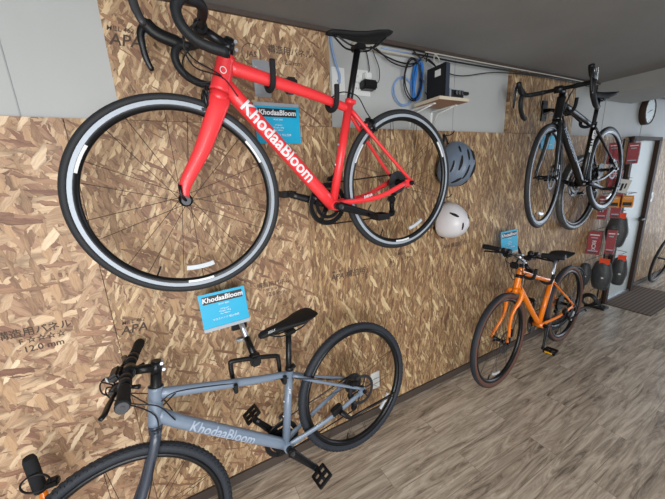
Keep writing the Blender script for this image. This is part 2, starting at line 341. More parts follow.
# board stamps
def stamp(x, z, parent, lines, s=.03, shear=0):
    for i, (t, sz, dx) in enumerate(lines):
        mb = text_mesh(t, sz, shear, bold=sz*.012)
        mb.xf(Matrix.Translation((x+dx, YO-.0009, z-i*s)) @ WALLTXT); mb.xf(Matrix.Translation(-parent.location)); flat(mb, 'board_stamp', M['ink'], parent)
def jas(x, z, r, parent):
    mb = MB().revolve([(r, -.0006), (r*.93, -.0006)], 40, closed=False, smooth=False); mb.xf(Matrix.Translation((x, YO, z)))
    t = text_mesh('JAS', r*.75, .2, 'CENTER', bold=.0004); t.xf(Matrix.Translation((x, YO-.0009, z)) @ WALLTXT); mb.add(t.v, t.f, False); mb.xf(Matrix.Translation(-parent.location)); flat(mb, 'board_stamp', M['ink'], parent)
stamp(-.645, 1.125, p0, [('構造用パネル', .036, 0), ('F ☆☆☆☆', .028, .055), ('12.0 mm', .034, .06)], .034)
stamp(-.285, 1.075, p1, [('MILL 462', .022, .01), ('APA', .052, 0)], .034, .25)
stamp(-.118, 2.185, p4, [('MILL 462', .022, 0), ('APA', .055, 0)], .036, .25)
jas(.395, 2.165, .042, p4)
stamp(.47, 2.195, p4, [('構造用パネル', .036, 0), ('12.0 mm', .028, .06)], .045)
stamp(.30, 1.11, p1, [('構造用パネル', .030, 0), ('F ☆☆☆☆', .02, .03), ('12.0 mm', .030, .04)], .027)
stamp(.72, 1.10, p2, [('MILL 462', .018, .01), ('APA 構造用', .046, 0)], .032, .25)
jas(1.16, 1.085, .034, p2)
stamp(1.21, 1.13, p2, [('MILL 462', .03, 0), ('12.0 mm', .028, .02)], .036)
stamp(1.62, 1.11, p3, [('APA 構造用パネル', .036, 0)], .03)

# door in the same wall, with frame and lever
d = MB().box((4.707, .010, .93), (.675, .03, 1.84)).build('door_1', M['door']); tag(d, kind='structure')
hd = MB().lathe((5.0, -.005, .945), (5.0, -.05, .945), [(0, .025), (.25, .025), (.26, .010), (1, .010)]).rod((5.0, -.048, .945), (4.85, -.052, .945), .012)
hd.build('door_handle', M['steel'], d)
MB().box((4.707, -.003, .012), (.675, .05, .024)).build('threshold', M['silver'], d)
fr = MB().box((4.35, -.012, .93), (.055, .066, 1.86)).box((5.058, -.012, .93), (.07, .066, 1.86)).box((4.709, -.012, 1.868), (.765, .066, .035))
struct('trim_3', fr, M['darkwood'])

# ------------------------------------------------------------------ bicycles
def steer(ht, hta, a):
    d = V(math.cos(hta), 0, -math.sin(hta)); return Matrix.Translation(ht) @ Matrix.Rotation(-a, 4, d) @ Matrix.Translation(-ht)
def bike_matrix(X, yaw, pitch, roll):
    return Matrix.Translation(X) @ Matrix.Rotation(PI+yaw, 4, 'Z') @ Matrix.Rotation(pitch, 4, 'Y') @ Matrix.Rotation(roll, 4, 'X')
_wheel_cache = {}
def make_wheel(parent, mtx, Rw, tw, spokes, rear, style):
    """parts: wheel (rim), tire, hub, every spoke, reflector, brake_disc, cassette"""
    road = style in ('red', 'black')
    bs = Rw-2*tw                     # bead seat radius
    depth = {'red': .024, 'black': .027, 'gray': .018, 'orange': .018}.get(style, .02)
    hw = .0115 if road else .013
    prof = [(bs+.004, hw), (bs-.008, hw+.001), (bs-depth*.7, hw*.75), (bs-depth, .004), (bs-depth, -.004), (bs-depth*.7, -hw*.75), (bs-.008, -hw-.001), (bs+.004, -hw)]
    rim = MB().revolve(prof, 96).build('wheel', M['rim'], parent, mtx)
    # tyre
    k = 16; pr = []
    c = Rw-tw
    for j in range(k):
        a = 2*PI*j/k; pr.append((c+tw*math.cos(a), (tw if road else tw*1.0)*math.sin(a)))
    if style == 'orange':
        side = MB().revolve([(c+tw*.93*math.cos(a), tw*.99*math.sin(a)) for a in [2*PI*j/k for j in range(k)]], 96)
        tire = MB().revolve([(c+tw*1.0*math.cos(a), tw*1.02*math.sin(a)) for a in [math.radians(q) for q in range(-62, 63, 8)]], 96, closed=False)
        t = side.build('tire', M['tan'], rim); tire.build('tread', M['rubber_grey'], t) if False else None
        tire.build('tread', M['rubber_grey'], rim)
    elif style == 'gray':
        MB().revolve(pr, 96).build('tire', M['rubber_grey'], rim)
        tb = MB()
        for j in range(96):
            a = 2*PI*j/96
            for sgn, off in ((1, 0), (-1, .5), (1, .5), (-1, 0)):
                aa = a+off*2*PI/96; th = math.radians(38 if off == 0 else 58)*sgn
                r = c+tw*math.cos(th)*1.01; yy = tw*math.sin(th)*1.01
                tb.box((r*math.cos(aa), yy, r*math.sin(aa)), (.005, .006, .010), Matrix.Rotation(-aa, 3, 'Y') @ Matrix.Rotation(th, 3, 'Z'))
        tb.build('tread', M['rubber_grey'], rim)
    else:
        MB().revolve(pr, 96).build('tire', M['rubber'], rim)
    # brake track and marks
    if style == 'red':
        for sy in (1, -1):
            MB().revolve([(bs+.004, sy*(hw+.0006)), (bs-.0085, sy*(hw+.0016))], 96, closed=False).build('brake_track', M['track'], rim)
        for a0 in (20, 140, 260):
            mb = MB(); n = 8; vs = []
            for q in range(n+1):
                b = math.radians(a0+17*q/n)
                for rr, yy in ((bs-.0095, hw*.96), (bs-.0175, hw*.76)): vs.append(V(rr*math.cos(b), yy+.0014, rr*math.sin(b)))
            mb.add(vs, [(2*q, 2*q+1, 2*q+3, 2*q+2) for q in range(n)], False); mb.build('rim_decal', M['white'], rim)
    if style == 'black':
        MB().revolve([(bs+.003, hw+.0005), (bs-.002, hw+.0008)], 96, closed=False).build('rim_stripe', M['greyink'], rim)
    # hub
    w = .065 if rear else .05
    hub = MB().lathe((0, -w, 0), (0, w, 0), [(0, .008), (.12, .009), (.13, .022), (.17, .022), (.18, .014), (.5, .012), (.82, .014), (.83, .022), (.87, .022), (.88, .009), (1, .008)], 20)
    hub.build('hub', M['blackmetal'], rim)
    # spokes
    key = (style, rear)
    if key not in _wheel_cache:
        ms = []
        for sy in (1, -1):
            for lean in (1, -1):
                off = .022 if (rear or spokes > 24) else .012
                a = V(0.0, sy*w*.7, off*lean); b = V(bs-depth, sy*.002, -.03*lean if off > .015 else -.012*lean)
                ms.append(MB().rod(a, b, .0010, 5).mesh('spoke', M['spoke']))
        _wheel_cache[key] = ms
    for i in range(spokes):
        link('spoke', _wheel_cache[key][i % 4], rim, Matrix.Rotation(2*PI*i/spokes+.1, 4, 'Y'))
    # valve and reflector
    av = 1.1
    MB().rod((bs-depth, 0, 0), (bs-depth-.035, 0, 0), .0028, 8).build('valve', M['black'], rim, Matrix.Rotation(av, 4, 'Y'))
    rf = MB(); n = 6; vs = []; r0, r1 = bs-depth-.050, bs-depth-.034
    for q in range(n+1):
        b = math.radians(-11+22*q/n)
        for rr in (r0, r1):
            for yy in (.006, .014): vs.append(V(rr*math.cos(b), yy, rr*math.sin(b)))
    fs = []
    for q in range(n):
        o = 4*q; fs += [(o, o+4, o+5, o+1), (o+1, o+5, o+7, o+3), (o+3, o+7, o+6, o+2), (o+2, o+6, o+4, o)]
    fs += [(0, 1, 3, 2), (4*n, 4*n+2, 4*n+3, 4*n+1)]
    rf.add(vs, fs, False)
    # angle measured in the wheel plane; the bicycle faces the other way, so down is -z and rear is -x
    fix = {('red', False): Matrix.Rotation(math.radians(93), 4, 'Y'), ('red', True): Matrix.Rotation(math.radians(113), 4, 'Y'), ('gray', True): Matrix.Rotation(math.radians(128), 4, 'Y'),
           ('orange', False): Matrix.Rotation(math.radians(80), 4, 'Y'), ('black', False): Matrix.Rotation(math.radians(80), 4, 'Y'), ('black', True): Matrix.Rotation(math.radians(110), 4, 'Y')}.get(key, Matrix.Rotation(2.4, 4, 'Y'))
    rf.build('reflector', M['reflector'], rim, fix)
    if style in ('gray', 'orange', 'black'):
        rd = .08 if rear else .08
        mb = MB().revolve([(rd, .001), (rd, -.001), (rd-.016, -.001), (rd-.016, .001)], 48, smooth=False)
        for i in range(6): mb.box((math.cos(i*PI/3+.1)*.043, 0, math.sin(i*PI/3+.1)*.043), (.052, .002, .008), Matrix.Rotation(-(i*PI/3+.1), 3, 'Y'))
        mb.xf(Matrix.Translation((0, w*.72 if rear else w*.74, 0))).build('brake_disc', M['steel'], rim)
    if rear:
        mb = MB(); y0 = -.028
        for i in range(9):
            r = .056-.0042*i if style != 'orange' else .066-.0055*i; y1 = y0-.0033*i
            pr = []
            mb.revolve([(r, y1), (r, y1-.0015), (.018, y1-.0015), (.018, y1)], 30, smooth=False)
        mb.build('cassette', M['steel'], rim)
    return rim

def wrap_text(body, size, A, B, r, start, shear=.0, bold=.0006, vo=0, sgn=1):
    """lettering bent round the left side of a tube from A to B"""
    mb = cut_rows(text_mesh(body, size, shear, bold=bold), size)
    A = Vector(A); B = Vector(B); t = (B-A).normalized(); n = V(0, 1, 0); n = (n-t*n.dot(t)).normalized(); u = n.cross(t)*-1
    if u.z < 0: u = -u
    ra, rb = r if isinstance(r, tuple) else (r, r)      # ra towards the side, rb up
    out = []
    for v in mb.v:
        ang = (v.y+vo)/((ra+rb)/2); out.append(A+t*(start+v.x)+n*((ra+.0009)*math.cos(ang))+u*((rb+.0009)*math.sin(ang)))
    mb.v = out; return mb

def pedal_mesh(c, cage):
    mb = MB(); c = Vector(c); s = c.y/abs(c.y)
    mb.rod(c, c+V(0, s*.085, 0), .008, 10)
    cc = c+V(0, s*.052, 0)
    if cage == 'flat':
        for dx in (-.032, .032): mb.box(cc+V(dx, 0, 0), (.012, .075, .018), bev=.002)
        for dy in (-.034, 0, .034): mb.box(cc+V(0, dy, 0), (.07, .012, .016), bev=.002)
    else:
        for dx in (-.03, .03): mb.box(cc+V(dx, 0, 0), (.006, .062, .026), bev=.001)
        mb.box(cc+V(0, .03*s, 0), (.062, .005, .026)); mb.box(cc+V(0, -.03*s, 0), (.062, .005, .026)); mb.tube(crom([cc+V(.03, 0, .01), cc+V(.06, 0, .03), cc+V(.045, 0, .055)], 4), .0025, 6)
    return mb

def make_saddle(parent, P, nose=.15, tilt=0, m=None, ww=1.0, badge=False, back=0, thk=1.0):
    """lofted shell with rails and clamp; P is the clamp on top of the seatpost"""
    secs = [(-.160, .045, .006, .034), (-.154, .062, .010, .034), (-.12, .072, .014, .033), (-.07, .066, .018, .029), (-.02, .044, .020, .026), (.04, .028, .019, .025), (.09, .022, .017, .024), (.125, .020, .015, .021), (.140, .013, .009, .016)]
    n = 18; vs = []; fs = []
    for x, hw, th, zt in secs:
        x *= nose/.14*(.9 if x < 0 else 1); th *= thk; zt -= (thk-1)*th*.15; hw *= ww
        for j in range(n):
            a = 2*PI*j/n; cy_, cz_ = math.cos(a), math.sin(a)
            yy = hw*math.copysign(abs(cy_)**.75, cy_); zz = zt+(.35*th*cz_ if cz_ > 0 else th*cz_)
            if cz_ > 0: zz -= .10*abs(yy)
            else: zz = zt+th*cz_*(abs(cy_)**.5*.6+.4)
            vs.append(V(x, yy, zz+.028))
    k = len(secs)
    for i in range(k-1):
        for j in range(n): a = i*n+j; b = i*n+(j+1) % n; fs.append((a, b, b+n, a+n))
    fs += [tuple(range(n)), tuple(range((k-1)*n, k*n))]
    mt = Matrix.Translation(Vector(P)+V(back, 0, 0)) @ Matrix.Rotation(tilt, 4, 'Y')
    s = MB().add(vs, fs).build('saddle', m or M['black'], parent, mt)
    rl = MB()
    for sy in (1, -1):
        rl.tube(crom([(-.125, sy*.03, .048), (-.07, sy*.022, .010), (0, sy*.02, .004), (.05, sy*.018, .008), (.105, sy*.008, .038)], 5), .0035, 8)
    rl.box((-.005, 0, .006), (.045, .052, .022), bev=.004); rl.build('saddle_rail', M['blackmetal'], s)
    if badge: 
        t = text_mesh('SELLE', .014, .3, 'CENTER'); t.xf(Matrix.Translation((nose*.62, .0265, .051)) @ Matrix.Rotation(PI, 4, 'Z') @ WALLTXT); flat(t, 'lettering', M['white'], s)
    return s

def make_bike(name, label, cat, pose, g, style, group='bicycles held on wall brackets'):
    X, yaw, pitch, roll, st = Vector(pose[:3]), pose[3], pose[4], pose[5], pose[6]
    B = bike_matrix(X, yaw, pitch, roll); off = V(g['wb']/2, 0, -g['Rw'])
    root = thing(name, label, cat, B @ Matrix.Translation(off), group)
    T0 = Matrix.Translation(-off)
    ht = V(g['htx'], 0, g['htz']); d = V(math.cos(g['hta']), 0, -math.sin(g['hta'])); hb = ht+d*g['hl']
    S = T0 @ steer(ht, g['hta'], st); bb = V(g['rc'], 0, -g['drop']); stt = V(g['stx'], 0, g['stz']); ss = V(g['ssx'], 0, g['ssz'])
    drop = style in ('red', 'black')
    paint = M[{'red': 'red', 'gray': 'greyblue', 'orange': 'orange', 'black': 'blackpaint'}[style]]
    Y = V(0, 1, 0)
    # ---- frame
    fr = MB()
    tk = {'red': (1.0, 1.0), 'gray': (.95, .95), 'orange': (.92, .9), 'black': (1.0, 1.0)}[style][0]
    hr = {'red': .029, 'gray': .0245, 'orange': .0215, 'black': .025}[style]
    fr.tube([ht, ht+d*.012, hb-d*.012, hb], [hr+.002, hr, hr+(.004 if style == 'red' else 0), hr+(.006 if style == 'red' else .002)], 20, Y)
    dts = hb-d*.034+V(-.004, 0, 0); rdt = {'red': ((.024, .027), (.022, .028)), 'gray': ((.020, .026), (.021, .025)), 'orange': ((.018, .020), (.019, .019)), 'black': ((.022, .027), (.022, .027))}[style]
    if style == 'gray':
        pts = crom([dts, dts+(bb-dts)*.16+V(0, 0, -.010), dts+(bb-dts)*.5+V(0, 0, -.006), bb], 5)
    else: pts = [dts+(bb-dts)*(i/8) for i in range(9)]
    kk = len(pts); fr.tube(pts, [(rdt[0][0]+(rdt[1][0]-rdt[0][0])*i/(kk-1), rdt[0][1]+(rdt[1][1]-rdt[0][1])*i/(kk-1)) for i in range(kk)], 20, Y)
    tts = ht+d*.030; tte = stt-(stt-bb).normalized()*.012
    rtt = {'red': ((.019, .0245), (.014, .0165)), 'gray': ((.017, .021), (.015, .015)), 'orange': ((.016, .017), (.014, .014)), 'black': ((.017, .019), (.014, .015))}[style]
    sag = {'gray': -.006, 'red': .006, 'black': .004, 'orange': -.006}[style]
    pts = crom([tts, tts+(tte-tts)*.35+V(0, 0, sag*.6), tts+(tte-tts)*.7+V(0, 0, sag), tte], 5); kk = len(pts)
    fr.tube(pts, [(rtt[0][0]+(rtt[1][0]-rtt[0][0])*i/(kk-1), rtt[0][1]+(rtt[1][1]-rtt[0][1])*i/(kk-1)) for i in range(kk)], 20, Y)
    ttpts = [p.copy() for p in pts]
    fr.tube([bb, stt+(stt-bb).normalized()*.012], [.019, .018], 20, Y)
    fr.lathe(bb+V(0, -.036, 0), bb+V(0, .036, 0), [(0, .021), (1, .021)], 20)
    for sy in (1, -1):
        fr.tube(crom([bb+V(-.01, sy*.018, 0), bb+V(-.06, sy*.028, .008), bb+V(-.22, sy*.052, .022), V(.03, sy*.064, 0)], 5), [(.009, .015)]*6+[(.008, .012)]*10, 12, Y)
        a = stt+V(-.005, sy*.012, -.02)
        zc = .012
        fr.tube(crom([a, a+(V(0, sy*.06, 0)-a)*.4+V(0, sy*.004, 0), V(.0, sy*.064, .012)], 5), [(.009, .009)]*5+[(.0075, .0075)]*6, 12, Y)
        fr.box((.01, sy*.064, 0), (.05, .008, .034), bev=.003)
    frame = fr.build('frame', paint, root, T0)
    # lettering
    dd = (bb-dts).normalized(); LN = (bb-dts).length
    if style == 'red':
        flat(wrap_text('KhodaaBloom', .065, dts, bb, (.0238, .0275), .085, .0, .0012), 'lettering', M['white'], frame)
        flat(wrap_text('FARNA', .014, bb+V(-.05, .03, .006), V(.03, .064, 0), (.009, .013), .09, .2, .0003), 'lettering', M['white'], frame)
        mb = MB(); c = ht+d*.055
        mb.revolve([(.011, 0), (.0085, 0)], 24, closed=False, smooth=False); mb.xf(Matrix.Translation(c+V(.006, hr+.004, 0))); mb.build('head_badge', M['white'], frame)
    if style == 'gray':
        flat(wrap_text('KhodaaBloom', .052, dts+V(0, 0, -.011), bb+V(0, 0, -.003), (.0225, .027), .125, .0, .0008), 'lettering', M['greyink'], frame)
        flat(wrap_text('RAIL', .012, stt+(bb-stt)*.16, bb, (.0175, .0175), .02, 0, .0003), 'lettering', M['white'], frame)
        flat(wrap_text('RAIL', .022, bb+V(-.05, .03, .006), V(.03, .064, 0), (.009, .015), .10, .2, .0002), 'lettering', M['greyink'], frame)
    if style == 'black':
        flat(wrap_text('KhodaaBloom', .052, dts, bb, (.022, .027), .10, .0, .0005), 'lettering', M['greyink'], frame)
        flat(wrap_text('STRAUSS', .042, stt+(bb-stt)*.04, bb, (.019, .0195), .02, .1, .0025), 'lettering', M['white'], frame)
        flat(wrap_text('DISC', .018, bb+V(-.05, .03, .006), V(.03, .064, 0), (.009, .013), .10, .2, .0005), 'lettering', M['white'], frame)
    if style == 'orange':
        MB().tube([stt+(bb-stt)*.22, stt+(bb-stt)*.34], .0180, 20, Y).build('seat_tube_sticker', M['white'], frame)
        MB().tube([ht+d*.05, ht+d*.075], .0226, 20, Y).build('head_badge', M['black'], frame)
    # bosses
    for q in (.42, .62):
        p = bb+(stt-bb)*q+V(.017, 0, 0); MB().rod(p, p+V(.006, 0, .001), .005, 8).build('bottle_bolt', M['silver'] if style != 'black' else M['black'], frame)
        p = dts+(bb-dts)*q+V(.0, 0, .024); MB().rod(p, p+V(0.002, 0, .005), .005, 8).build('bottle_bolt', M['silver'] if style != 'black' else M['black'], frame)
    # ---- seatpost, clamp, saddle
    ax = (stt-bb).normalized(); top = ss
    pm = M['silver'] if style == 'orange' else M['blackmetal']
    MB().rod(stt-ax*.06, top, .0136, 16).build('seatpost', pm, root, T0)
    MB().tube([stt+ax*.006, stt+ax*.024], .0195, 16).box(stt+ax*.015+V(-.022, 0, 0), (.014, .02, .016), bev=.002).build('seat_clamp', M['black'] if style != 'red' else M['red'], root, T0)
    s = make_saddle(root, -off+top, {'red': .14, 'gray': .135, 'orange': .13, 'black': .14}[style], {'red': .02, 'gray': -.04, 'orange': 0, 'black': 0}[style], M['saddle'], {'red': 1, 'gray': 1.1, 'orange': 1.2, 'black': 1}[style], badge=style == 'gray', back=-.03 if style in ('orange', 'black') else 0, thk={'red': 1.1, 'gray': 1.7, 'orange': 2.2, 'black': 2.4}[style])
    # ---- fork
    fk = MB(); fm = {'red': M['red'], 'gray': M['charcoal'], 'orange': M['orange'], 'black': M['blackpaint']}[style]
    ax_f = V(g['wb'], 0, 0); cr = hb+d*.016
    fk.tube([hb+d*.001, hb+d*.035], [hr+.004 if style == 'red' else hr, (.033 if style == 'red' else .026 if drop else .022)], 18, Y)
    spread = .036 if not drop else .026
    if style == 'orange': spread = .042
    for sy in (1, -1):
        e = ax_f+V(0, sy*.052, 0)
        if style == 'orange':
            p = crom([cr+V(0, sy*.012, 0), cr+V(.004, sy*.034, -.002), cr+d*.045+V(.004, sy*.046, 0), cr+(e-cr)*.5+V(.0, 0, 0), e+V(-.006, 0, .03), e], 5); k = len(p)
            fk.tube(p, [(.0125, .0155)]*(k//2)+[(.0095, .011)]*(k-k//2), 14, Y)
        else:
            wd = {'red': .034, 'black': .024, 'gray': .018}[style]
            p = crom([cr+V(-.002, sy*spread*.5, 0), cr+d*.04+V(0, sy*spread, 0), cr+(e-cr)*.5+V(-.001, sy*.012, 0), e+V(-.006, 0, .05), e], 5); k = len(p)
            fk.tube(p, [((.014-.006*i/(k-1)), wd-(wd-.012)*min(1, max(0, (i/(k-1)-.15)/.85))) for i in range(k)], 14, Y)
        fk.box(e+V(-.002, 0, .006), (.018, .006, .022), bev=.003)
    fork = fk.build('fork', fm, root, S)
    ql = MB().rod(ax_f+V(0, -.068, 0), ax_f+V(0, .064, 0), .006, 10).rod(ax_f+V(0, .054, 0), ax_f+V(0, .070, 0), .0145, 16)
    ql.tube([ax_f+V(0, .066, 0), ax_f+V(.012, .072, .018), ax_f+V(.012, .070, .052)], [.006, .005, .006], 8); ql.build('quick_release', M['blackmetal'], fork)
    # ---- wheels
    Wf = S @ Matrix.Translation(ax_f); Wr = T0.copy()
    make_wheel(root, Wf, g['Rw'], g['tw'], 20 if drop else 28, False, style)
    make_wheel(root, Wr, g['Rw'], g['tw'], 24 if drop else 28, True, style)
    MB().rod((0, -.078, 0), (0, .074, 0), .006, 10).rod((0, .066, 0), (0, .078, 0), .011, 12).build('rear_axle', M['blackmetal'], root, T0)
    # ---- headset, stem
    up = -d; nsp = g.get('spacer', .02)
    MB().tube([ht, ht+up*.006, ht+up*(.006+nsp)], [hr, .0185, .0175], 18, Y).build('headset_spacer', M['black'], root, S)
    sc_ = ht+up*(.006+nsp+.02); cb = V(g['htx']+g['bx'], 0, g['htz']+g['bz'])
    stm = MB().tube([sc_-up*.021, sc_+up*.021], .0185, 18, Y).tube([sc_, sc_+(cb-sc_)*.5, cb+(sc_-cb).normalized()*.012], [.017, .0155, .0165], 14, Y)
    stm.rod(cb+V(0, -.022, 0), cb+V(0, .022, 0), .0215, 18)
    
    sm = M['silver'] if style == 'orange' else M['blackmetal']
    so = stm.build('stem', sm, root, S)
    for zz in (-.012, .012): MB().rod(sc_+V(-.022, -.020, zz), sc_+V(-.022, .020, zz), .0055, 10).build('clamp_bolt', M['silver'], so)
    MB().tube([sc_+up*.021, sc_+up*.026], .016, 18, Y).build('top_cap', M['black'] if style != 'orange' else M['silver'], root, S)
    # ---- bars
    cables = []
    if drop:
        hwid = g['hw']; hx, hz = g['htx']+g['hx'], g['htz']+g['hz']; ex, ez = g['htx']+g['ex'], g['htz']+g['ez']
        x0, z0 = cb.x, cb.z; kx = g['htx']+g['kx']; barm = MB()
        full = []
        for sy in (1, -1):
            q = crom([(x0, 0, z0), (x0, sy*.06, z0), (x0+.002, sy*(hwid-.045), z0), (x0+.018, sy*(hwid-.014), z0+.001), (x0+.046, sy*(hwid-.004), z0+.003), (kx-.022, sy*hwid, z0+.004),
                      (kx-.002, sy*hwid, z0-.024), (kx-.006, sy*(hwid+.003), z0-.062), (kx-.032, sy*(hwid+.006), z0-.094), (ex+.050, sy*(hwid+.010), ez+.010), (ex, sy*(hwid+.012), ez)], 5)
            full.append(q)
        barm.tube([p for p in full[1][::-1]]+full[0][1:], .0118, 12); bar = barm.build('handlebar', M['blackmetal'], root, S)
        for sy, q in zip((1, -1), full):
            tp = MB(); cut = next(i for i, p in enumerate(q) if abs(p.y) > .07); pp = q[cut:]
            tp.tube(pp, [.0138+(.0006 if i % 2 else 0) for i in range(len(pp))], 14); tp.build('bar_tape', M['tape'], bar)
            MB().rod(pp[-1], pp[-1]+(pp[-1]-pp[-2]).normalized()*.006, .0130, 12).build('bar_end_plug', M['black'], bar)
            # hood and lever
            a = V(kx-.018, sy*hwid, z0+.004); hd_ = MB()
            tipz = hz
            hd_.tube(crom([a+V(-.02, 0, .004), a+V(.01, 0, .010), V(kx+(hx-kx)*.55, sy*(hwid-.002), z0+(tipz-z0)*.42), V(hx-.006, sy*(hwid-.003), tipz-.014), V(hx-.002, sy*(hwid-.003), tipz)], 4),
                     [(.014, .018)]*3+[(.0165, .022)]*6+[(.015, .022)]*4+[(.015, .018)]*2+[(.012, .011)]+[(.006, .006)], 14, Y)
            h_ = hd_.build('lever_hood', M['black'], bar)
            lv = MB(); lp = crom([V(hx-.004, sy*(hwid+.002), (z0+tipz)/2+.018), V(hx+.014, sy*(hwid+.004), (z0+tipz)/2-.010), V(hx+.012, sy*(hwid+.010), z0-.040), V(hx-.002, sy*(hwid+.016), z0-.085)], 5)
            lv.tube(lp, [(.005, .007), (.006, .010), (.006, .012)]+[(.006, .012)]*5+[(.005, .011)]*4+[(.0055, .010)]*3+[(.004, .006)], 10, Y)
            lv.build('brake_lever', M['steel'] if (style == 'red' and sy > 0) else M['blackmetal'], bar)
            lg = MB().rod(V(hx+.004, sy*(hwid+.013), (z0+tipz)/2-.004), V(hx+.004, sy*(hwid+.016), (z0+tipz)/2-.004), .009, 12); lg.build('lever_badge', M['silver'], bar)
            if style == 'black':
                for (mx_, mz_, ml_, an_) in ((.012, .080, .020, .3), (.004, .055, .014, -.5), (.012, .030, .030, .9), (.004, .004, .022, .2)):
                    MB().box(V(kx+mx_+.012, sy*(hwid+.0205), z0+mz_*.55), (.006, .0015, ml_), Matrix.Rotation(an_, 3, 'Y')).build('lever_mark', M['white'], bar)
                    MB().box(V(hx-.001+mx_*.3, sy*(hwid+.004), z0+mz_*.55), (.0015, .006, ml_), Matrix.Rotation(.25, 3, 'Y')).build('lever_mark', M['white'], bar)
                t = text_mesh('105', .018, .2, bold=.0004); t.xf(Matrix.Translation(V(hx-.010, sy*(hwid+.0185), z0+.02)) @ Matrix.Rotation(PI, 4, 'Z') @ Matrix.Rotation(-1.1, 4, 'Y') @ WALLTXT); flat(t, 'lettering', M['white'], bar) if sy > 0 else None
        # cables from the tape to the head tube and calliper
        for sy, dep, tgt in ((1, .085, dts+(bb-dts)*.10+V(0, .022, .0)), (-1, .095, dts+(bb-dts)*.10+V(0, -.022, .0)), (1, .07, cr+V(.035, .0, .02))):
            a = V(x0+.008, sy*.085, z0-.010); mid = V(x0+.060, sy*.075, z0-dep*.8); m2 = V(x0+.040, sy*.055, z0-dep*1.5)
            cables.append([a, mid, m2, V(ht.x+.028, sy*.032, ht.z-.075), tgt])
    else:
        hw_ = g['hw']; gx, gz = g['htx']+g['gx'], g['htz']+g['gz']; bm_ = M['silver'] if style == 'orange' else M['blackmetal']
        pts = []
        for sy in (-1, 1):
            q = [V(cb.x, sy*.03, cb.z), V(cb.x-.002, sy*.10, cb.z+(gz-cb.z)*.4), V((cb.x*.6+gx*.4), sy*.16, cb.z+(gz-cb.z)*.85), V(gx, sy*hw_, gz)]
            pts.append(crom(q, 5))
        bar = MB().tube(pts[0][::-1]+pts[1], .0118, 12).build('handlebar', bm_, root, S)
        for sy, q in zip((-1, 1), pts):
            e = q[-1]; dr = (q[-1]-q[-2]).normalized(); a = e-dr*.125
            k = 14; mb = MB(); rr = []
            path = [a+dr*(.125*i/k) for i in range(k+1)]; rr = [.0165+(.0012 if i % 2 else 0)+(.002 if i > k-4 else 0)+(.001*max(0, 1-abs(i-k*.7)/4)) for i in range(k+1)]
            mb.tube(path, rr, 16).build('grip', M['foam'], bar)
            MB().rod(e, e+dr*.003, .0165, 16).rod(e+dr*.003, e+dr*.0045, .006, 12).build('grip_end', M['steel'], bar)
            # brake lever with clamp, shifter
            c = a-dr*.028; bl = MB(); bl.rod(c-dr*.012, c+dr*.012, .0195, 14)
            f = V(1, 0, -.35).normalized(); bl.tube([c, c+f*.022, c+f*.030-dr*.030], [(.013, .016), (.015, .016), (.010, .010)], 10)
            bl.build('lever_clamp', M['black'], bar)
            lv = MB().tube(crom([c+f*.026-dr*.010, c+f*.036+dr*.025, c+f*.048+dr*.065, c+f*.055+dr*.105, c+f*.068+dr*.118], 4), [(.007, .006)]*6+[(.006, .009)]*7+[(.0065, .009)]*3+[(.005, .006)], 10)
            lv.build('brake_lever', M['blackmetal'], bar)
            c2 = c-dr*.038; sh = MB().rod(c2-dr*.012, c2+dr*.012, .019, 14).box(c2+V(.022, 0, -.020), (.058, .048, .032), bev=.009)
            sh.tube([c2+V(.0, 0, -.028), c2+V(-.030, 0, -.034)+dr*.02], [.005, .008], 8); sh.build('shifter', M['black'], bar)
            st0 = c2+V(.03, 0, -.014)-dr*.016; b0 = c+f*.030-dr*.030
            tg = dts+(bb-dts)*.14+V(0, sy*.022, 0)
            cables.append([st0, st0-dr*.05+V(.045, 0, .012), V(cb.x+.07, sy*.06, cb.z-.02), V(cb.x+.03, -sy*.03, cb.z-.09), V(ht.x+.01, -sy*.036, ht.z-.06), dts+(bb-dts)*.12+V(0, -sy*.02, .01)])
            cables.append([b0, b0-dr*.03+V(.03, 0, 0), V(cb.x+.06, sy*.05, cb.z-.05), V(ht.x+.030, sy*.03, ht.z-.09), (V(cr.x+.01, .04, cr.z-.05) if sy > 0 else V(ht.x-.05, .024, ht.z-.05))])
        if style == 'gray':
            MB().box((cb.x+.036, .008, cb.z+.012), (.034, .085, .026), Matrix.Rotation(.2, 3, 'Y'), bev=.007).build('bell', M['black'], bar)
            MB().rod((cb.x+.052, .03, cb.z+.012), (cb.x+.057, .03, cb.z+.010), .011, 14).build('head_lamp', M['reflector'], bar)
        if style == 'orange':
            MB().ellipsoid((cb.x+.002, .07, cb.z+.040), (.018, .018, .014)).rod((cb.x, .07, cb.z), (cb.x, .07, cb.z+.03), .010, 10).build('bell', M['black'], bar)
            MB().box((cb.x+.06, .0, cb.z-.050), (.030, .055, .045), bev=.008).rod((cb.x, 0, cb.z-.01), (cb.x+.05, 0, cb.z-.045), .007, 8).build('front_reflector', M['black'], bar)
    for cpts in cables:
        MB().tube(crom(cpts, 7), .0024, 6).build('brake_cable', M['black'], root, S)
    # frame-side cable run
    a = ttpts[1]+V(0, .016, -.014); b = ttpts[-2]+V(0, .012, -.012)
    if not drop:
        mb = MB().tube(crom([a+V(.03, 0, .0), a+V(-.06, 0, -.004), b, b+V(-.06, .02, -.03), V(.16, .045, .16), V(.03, .055, .09)], 6), .0024, 6)
        mb.build('brake_cable', M['black'], root, T0)
